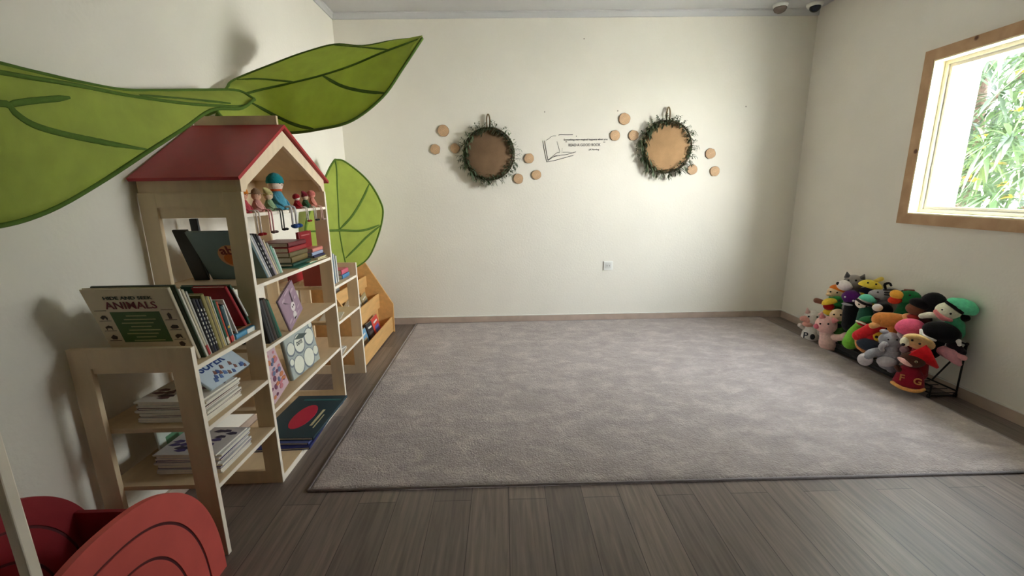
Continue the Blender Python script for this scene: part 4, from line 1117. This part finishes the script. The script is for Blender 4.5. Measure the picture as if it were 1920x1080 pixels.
# pigs sitting on the floor in front of the far end
pg, k = puppet('pale pink pig puppet in a printed white shirt, farthest left of the pile', 1521, 596, 2.555, [
    ('body', (232, 220, 216), [('t', [(2, -16, 0), (2, -30, 1), (1, -46, 0)], (10, 14, 15), 0)]),
    ('head', PINKW, [('e', 2, 0, 0, 15, 14, 14)]), ('snout', (232, 158, 146), [('t', [(-4, -2, 6), (-13, -1, 10)], (8, 5), 0), ('e', -4, -11, 8, 9, 5, 6)]),
    ('ear', PINK, [('c', (-6, 10, 4), (-8, 20, 6), 5)]), ('ear', PINK, [('c', (13, 8, 4), (17, 17, 4), 5)]),
    ('arm', PINKW, [('t', [(-10, -20, 3), (-16, -15, 8)], (4, 4), 0)]), ('arm', PINKW, [('t', [(13, -20, 3), (16, -26, 6)], (4, 4), 0)]),
    EY((-4, 5, 13, 1.6), (9, 6, 12, 1.6))])
text_mesh('shirt_letter', 'P', paint((30, 48, 66)), 16*k, pg, T(-5*k, -16.5*k, -31*k) @ RX90, depth=.001, bold=.001)
mb = MB(); mb.ell((6*k, -15.2*k, -32*k), (4*k, 1.6*k, 5.5*k), nu=12, nv=8); mb.build('shirt_print', paint((24, 30, 44)), pg)
puppet('rosy pig puppet with a purple snout and raised paw, second from the left', 1549, 609, 2.50, [
    ('body', PINK, [('t', [(2, -16, 0), (6, -26, 0), (8, -35, 0)], (11, 15, 16), 0)]),
    ('head', (232, 170, 166), [('e', 0, 0, 0, 18, 17, 16)]), ('snout', (206, 110, 130), [('e', -14, -3, 9, 5, 5, 5)]),
    ('ear', (206, 130, 130), [('c', (-7, 14, 4), (-9, 23, 5), 6)]), ('ear', (206, 130, 130), [('c', (10, 12, 8), (18, 14, 12), 6)]),
    ('arm', PINK, [('t', [(14, -20, 8), (24, -17, 12), (31, -12, 14)], (6, 6, 7), 0)]), EY((-9, 4, 14, 1.6), (3, 6, 15.5, 1.6))])
puppet('bald peach faced puppet in a green jacket behind the rosy pig', 1571, 592, 2.575, [
    ('body', (70, 112, 52), [('t', [(4, -12, 0), (8, -30, 0), (10, -52, 0)], (10, 15, 17), 0)]),
    ('head', (230, 186, 150), [('e', 0, 0, 0, 13, 13, 13), ('e', 12, -6, 2, 3, 4, 3)]), ('collar', (34, 44, 40), [('e', 2, -17, 9, 8, 5, 4)]), EY((-6, 4, 11, 1.5), (4, 5, 12, 1.5))])
puppet('green bird puppet with a wide open yellow and red beak', 1562, 570, 2.60, [
    ('body', (44, 110, 58), [('t', [(4, -8, -4), (4, -30, -4)], (10, 12), 0)]),
    ('head', (44, 128, 62), [('e', 6, 4, -4, 14, 11, 13)]), ('beak', (226, 180, 60), [('h', -5, 2, 6, 13, 10, 10, -20), ('e', -4, -15, 6, 10, 6, 8)]),
    ('mouth', (150, 24, 26), [('e', -6, -4, 7, 9, 7, 8)]), ('wing', (128, 84, 70), [('t', [(-8, 0, 0), (-26, 4, 4)], (4, 5), 0)]), EY((8, 10, 9, 1.8))])
puppet('orange haired puppet in a green shirt at the far end of the pile', 1566, 548, 2.645, [
    ('body', (40, 130, 84), [('t', [(0, -12, 0), (0, -34, 0)], (9, 13), 0)]), ('head', (234, 186, 150), [('e', 0, 0, 0, 13, 11, 12), ('e', -9, -4, 8, 5, 3, 4)]),
    ('hair', (206, 110, 36), [('e', 4, 7, -2, 14, 8, 12), ('e', 11, 0, -4, 6, 8, 9)]), EY((-7, 2, 10, 1.5), (3, 2, 12, 1.5))])
puppet('grey wolf puppet with a white muzzle, highest of the pile', 1598, 529, 2.62, [
    ('body', (120, 116, 116), [('t', [(2, -12, -3), (4, -50, -3)], (10, 14), 0)]), ('head', (132, 126, 124), [('e', 2, 0, 0, 16, 14, 14)]),
    ('ear', (92, 88, 88), [('c', (-8, 9, 2), (-10, 19, 2), 6)]), ('ear', (92, 88, 88), [('c', (13, 8, 2), (16, 17, 2), 6)]),
    ('muzzle', (216, 206, 204), [('e', -10, -6, 8, 13, 10, 11)]), ('nose', (18, 16, 18), [('e', -21, -3, 12, 3, 3, 3)]), EY((-6, 5, 12, 1.7), (5, 6, 13, 1.7))])
puppet('puppet with a purple head and black cloak', 1596, 557, 2.56, [
    ('cloak', BLK, [('t', [(2, -10, 0), (6, -28, 0), (8, -52, 0)], (11, 16, 17), 0)]), ('head', (74, 24, 92), [('e', 0, 0, 0, 15, 13, 13)]), ('eyes', (222, 214, 222), [('e', -9, 1, 10, 1.8, 1.8, 1.8), ('e', 4, -4, 12.5, 2, 2, 2)]), ('collar', (150, 150, 156), [('e', -2, -13, 6, 11, 2.5, 7)])])
puppet('yellow duck puppet with a dark open bill, behind the teal cap puppet', 1631, 540, 2.655, [
    ('body', (216, 182, 60), [('t', [(0, -12, -4), (0, -40, -4)], (9, 12), 0)]), ('head', (224, 190, 70), [('h', 0, 2, 0, 19, 13, 14, 12), ('e', -8, -10, 2, 5, 7, 8)]), ('mouth', (30, 26, 48), [('e', -1, -5, 4, 15, 7, 9)]), ('comb', (220, 190, 90), [('t', [(6, 14, 0), (14, 19, 0)], (3, 4), 0)]), EY((-4, 11, 10, 1.6), (8, 10, 10, 1.6))])
puppet('pale faced puppet with a teal cap and dark green coat', 1622, 566, 2.555, [
    ('body', (34, 82, 66), [('t', [(2, -10, 0), (5, -22, 0), (5, -42, 0)], (10, 14, 15), 0)]), ('head', (236, 200, 192), [('e', -2, -2, 0, 13, 12, 12)]), ('cap', (92, 176, 150), [('h', 3, 4, 1, 14, 11, 13, 14)]), ('hair', (34, 24, 24), [('t', [(-12, 4, 7), (-2, -1, 12), (10, -4, 9)], (2.2, 2.4, 2), 0)]), EY((-8, -4, 10, 1.6), (3, -6, 12, 1.6))])
puppet('grey striped zebra puppet with curled dark ears', 1656, 551, 2.64, [
    ('body', (120, 116, 120), [('t', [(4, -10, -2), (4, -36, -2)], (10, 14), 0)]), ('head', (142, 138, 142), [('e', -4, -2, 2, 18, 10, 12), ('e', 10, 3, -2, 15, 10, 12)]),
    ('stripes', (40, 36, 40), [('t', [(0, 9, 8), (16, 11, 8), (26, 8, 5)], 1.2, 0), ('t', [(2, 5, 11), (16, 6, 11), (27, 4, 7)], 1.2, 0), ('t', [(2, 1, 12), (14, 1, 12), (26, -1, 8)], 1.2, 0)]),
    ('ear', (30, 28, 30), [('t', [(2, 11, 4), (0, 19, 5), (6, 22, 5), (9, 18, 5)], (2, 2.4, 2.2, 1.8), 0)]), ('ear', (30, 28, 30), [('t', [(26, 8, 2), (34, 9, 2)], (3, 4), 0)]), ('mouth', (70, 44, 52), [('e', -10, -8, 6, 10, 3, 7)]), EY((-8, 4, 11, 1.6))])
puppet('small black puppet with a round white nose in the middle of the pile', 1650, 580, 2.55, [
    ('body', BLK, [('t', [(3, -8, 0), (6, -30, 0)], (12, 14), 0)]), ('head', (28, 26, 32), [('e', 4, 0, 0, 15, 13, 12)]), ('nose', (232, 230, 230), [('e', -4, 5, 11, 8, 7, 5)]), ('white_patch', (206, 206, 212), [('e', 4, -7, 11.5, 4, 2, 2)])])
puppet('dark green parrot puppet with an orange and red beak', 1705, 558, 2.63, [
    ('body', (30, 92, 54), [('t', [(0, -10, 0), (-4, -36, 0)], (12, 15), 0)]), ('head', (34, 108, 62), [('e', 0, 0, 0, 17, 14, 14)]), ('crest', (120, 48, 44), [('t', [(-8, 13, 0), (4, 14, 0)], (2, 2), 0)]),
    ('beak', (226, 154, 60), [('e', -18, 4, 8, 11, 9, 8, 25)]), ('beak_lower', (190, 56, 32), [('e', -19, -6, 8, 11, 8, 7, -15)]), EY((0, 7, 13, 1.6))])
puppet('bright green crocodile puppet with a red mouth', 1612, 612, 2.515, [
    ('body', (112, 176, 62), [('t', [(0, 0, 0), (-6, -16, 0), (-10, -34, 0)], (9, 12, 13), 0)]), ('head', (40, 110, 66), [('e', 10, 14, 0, 14, 8, 11, -18)]), ('mouth', (160, 36, 34), [('e', 6, 7, 6, 12, 5, 8, 12)]), ('lip', (226, 222, 200), [('t', [(-6, 12, 10), (6, 9, 13), (16, 3, 11)], 1.6, 0)]), EY((14, 21, 8, 1.6))])
puppet('red parrot puppet with a yellow eye patch and dark beak', 1630, 624, 2.475, [
    ('body', (196, 38, 44), [('t', [(16, 18, 0), (2, 8, 3), (-14, -9, 0)], (8, 11, 11), 0), ('e', 4, -6, 0, 16, 11, 11)]), ('eye_patch', (220, 172, 60), [('e', 14, -3, 7, 10, 9, 6)]), ('beak', (58, 66, 78), [('e', 2, -21, 8, 19, 12, 10, 8)]), ('foot', (206, 140, 90), [('t', [(-16, -16, 4), (-13, -27, 6), (-4, -34, 8)], (4, 4, 4), 0)]), EY((11, -2, 14, 2.6)),
    ('hand', (226, 206, 130), [('e', 19, 23, 3, 6, 6, 6)])])
puppet('ginger brown dog puppet lying across the middle of the pile', 1672, 602, 2.535, [
    ('body', (196, 128, 66), [('t', [(-16, 0, 0), (0, 1, 0), (16, 2, 0)], (14, 15, 13), 0)]), ('head', (206, 148, 100), [('e', 24, 8, 2, 14, 12, 12)]), ('leg', (222, 160, 104), [('t', [(-18, -8, 6), (-26, -12, 8)], (6, 6), 0)]), ('leg', (190, 120, 60), [('t', [(2, -12, 6), (4, -20, 8)], (7, 7), 0)])])
puppet('puppet with a big pink cap above the tan faced one', 1708, 613, 2.515, [
    ('cap', (226, 92, 124), [('h', 0, -4, 0, 23, 20, 18, -8), ('e', 0, -6, 0, 22, 11, 17)]), ('hair', (168, 122, 84), [('e', 12, -14, 7, 12, 8, 9)]), ('body', (120, 60, 70), [('t', [(0, -10, -8), (0, -44, -8)], (12, 13), 0)])])
puppet('grey elephant puppet with pale belly sitting at the front', 1671, 638, 2.455, [
    ('body', (142, 142, 150), [('t', [(2, -18, 0), (2, -30, 0), (0, -42, 0)], (14, 18, 16), 0)]), ('head', (146, 146, 152), [('e', 0, 0, 0, 19, 15, 15)]), ('ear', (176, 172, 176), [('e', 15, 7, 2, 5, 13, 8, -40)]), ('ear', (150, 146, 150), [('e', -12, 15, 0, 7, 4, 6)]),
    ('leg', (140, 140, 146), [('t', [(-10, -22, 8), (-24, -28, 12), (-30, -37, 14)], (8, 8, 8), 0)]), ('leg', (136, 136, 144), [('t', [(6, -34, 8), (4, -44, 8), (8, -52, 6)], (11, 11, 9), 0)]), ('foot', (190, 184, 186), [('e', -32, -42, 14, 12, 13, 8, 20)]), ('foot', (170, 168, 172), [('e', -1, -38, 16, 15, 10, 7, -10)]), ('trunk', (160, 158, 162), [('t', [(-8, -6, 12), (-12, -12, 15), (-10, -17, 14)], (6, 5, 4), 0)]), ('hand', (156, 128, 134), [('e', 20, -11, 8, 7, 7, 6)]), EY((-4, 4, 14, 1.5), (8, 6, 13, 1.5))])
puppet('tan faced puppet with a gaping red mouth', 1722, 643, 2.46, [
    ('body', (130, 34, 40), [('t', [(6, -14, -4), (8, -60, -4)], (13, 14), 0)]), ('head', (186, 152, 106), [('e', 0, 2, 0, 24, 14, 16, 12)]), ('mouth', (196, 26, 34), [('c', (0, -10, 8), (32, -38, 10), 19)]), ('muzzle', (228, 206, 180), [('e', -18, 0, 8, 8, 9, 8)]), ('nose', (26, 18, 18), [('e', -20, -4, 15, 3, 3, 2.5)]), ('forelock', (196, 166, 110), [('t', [(-16, 12, 10), (0, 15, 12), (16, 8, 10)], (3, 4, 3), 0)]), EY((2, 3, 16, 2), (-9, 7, 14, 2))])
dl, k = puppet('dark brown smiling puppet in a maroon dress with gold letters, lowest at the front', 1708, 678, 2.425, [
    ('dress', (128, 22, 40), [('t', [(0, -10, 0), (2, -26, 0), (2, -44, 0)], (13, 20, 24), 'flat')]), ('hem', (206, 150, 86), [('t', [(-20, -44, 12), (-6, -47, 22), (14, -48, 22), (24, -46, 8)], (3.4, 3.4, 3.4, 3.4), 0)]), ('head', (84, 54, 44), [('e', 2, 4, 0, 19, 14, 16)]), ('mouth', (226, 166, 160), [('e', -8, 1, 12, 13, 4.5, 6, 28)]), ('arm', (84, 54, 44), [('t', [(-14, -18, 8), (-18, -12, 12)], (5, 4), 0)]), ('eyes', (210, 190, 150), [('e', 7, 6, 15, 2.4, 2.4, 2)]), ('pupils', (20, 14, 14), [('e', 7, 6, 16.6, 1.2, 1.2, 1)])])
gold = fabric((214, 150, 90))
text_mesh('dress_letter', 'F', gold, 17*k, dl, T(-8*k, -21.5*k, -28*k) @ RX90, depth=.002, bold=.0012)
text_mesh('dress_letter', 'G', gold, 17*k, dl, T(14*k, -19.5*k, -30*k) @ RX90 , depth=.002, bold=.0012)
puppet('brown faced puppet with a broad black hat at the back', 1732, 574, 2.60, [
    ('body', (70, 40, 36), [('t', [(0, -10, 0), (2, -26, 0), (4, -48, 0)], (12, 14, 15), 0)]), ('head', (120, 80, 62), [('e', -10, -6, 4, 15, 12, 12)]), ('hat', BLK, [('e', -4, 4, 3, 18, 10, 15, 15), ('e', 12, 8, 0, 19, 20, 16)]), ('scarf', (140, 40, 36), [('e', -10, -22, 6, 11, 6, 9)])])
puppet('pink mouthed puppet in a mint surgical cap and gown, right end of the pile', 1784, 581, 2.63, [
    ('gown', (70, 150, 114), [('t', [(6, -14, 0), (8, -28, 0), (10, -42, 0)], (11, 15, 15), 0)]), ('head', (238, 212, 190), [('e', -4, -3, 2, 19, 16, 16, 15)]), ('cap', (98, 196, 154), [('h', 11, 7, 0, 22, 17, 18, 14), ('e', 15, 8, 0, 21, 13, 17, 14), ('e', 2, 16, 3, 11, 8, 11, 10), ('e', 20, 14, 4, 12, 8, 11, 20), ('e', 27, 4, 4, 8, 9, 9)]), ('hair', (28, 22, 22), [('t', [(-8, 15, 8), (4, 8, 15), (14, 0, 14)], (3, 3.5, 3), 0), ('e', 18, -12, 0, 9, 7, 8)]), ('mouth', (224, 130, 134), [('t', [(-20, -5, 10), (-10, -14, 15), (2, -17, 14)], (4, 5, 3), 0)]), ('hand', (222, 208, 140), [('e', 4, -34, 16, 9, 8, 7)]), ('arm', (206, 200, 186), [('t', [(-14, -14, 4), (-28, -14, 8), (-38, -18, 8)], (5, 6, 5), 0)]), EY((-12, 1, 15, 1.7), (0, -4, 17.5, 1.7))])
puppet('black bird puppet with white cheek tufts, right of the tan faced one', 1768, 625, 2.56, [
    ('body', (28, 26, 30), [('t', [(-6, -8, -4), (-10, -40, -4)], (14, 13), 0)]), ('head', (20, 20, 24), [('e', -2, 2, 0, 28, 19, 18, 12)]), ('cheek_tuft', (226, 226, 226), [('t', [(-30, 2, 10), (-26, -7, 14), (-8, -12, 16)], (2.5, 3.5, 2), 0)]), ('cheek_tuft', (226, 226, 226), [('t', [(22, -8, 8), (24, -14, 10)], (4, 3), 0)]), ('tail', (40, 30, 38), [('t', [(16, -20, 0), (28, -30, 0)], (9, 8), 0)])])
puppet('faded pink cloth puppet slumped at the right end of the rack', 1779, 664, 2.585, [
    ('cloth', (200, 142, 150), [('t', [(-12, 6, 0), (2, 2, 2), (12, -3, 0)], (9, 12, 8), 0), ('t', [(2, 0, 4), (12, -9, 6), (16, -14, 5)], (9, 7, 4), 0)]), ('sleeve', (210, 150, 156), [('t', [(8, 3, 4), (20, -1, 4)], (6, 5), 0)])])
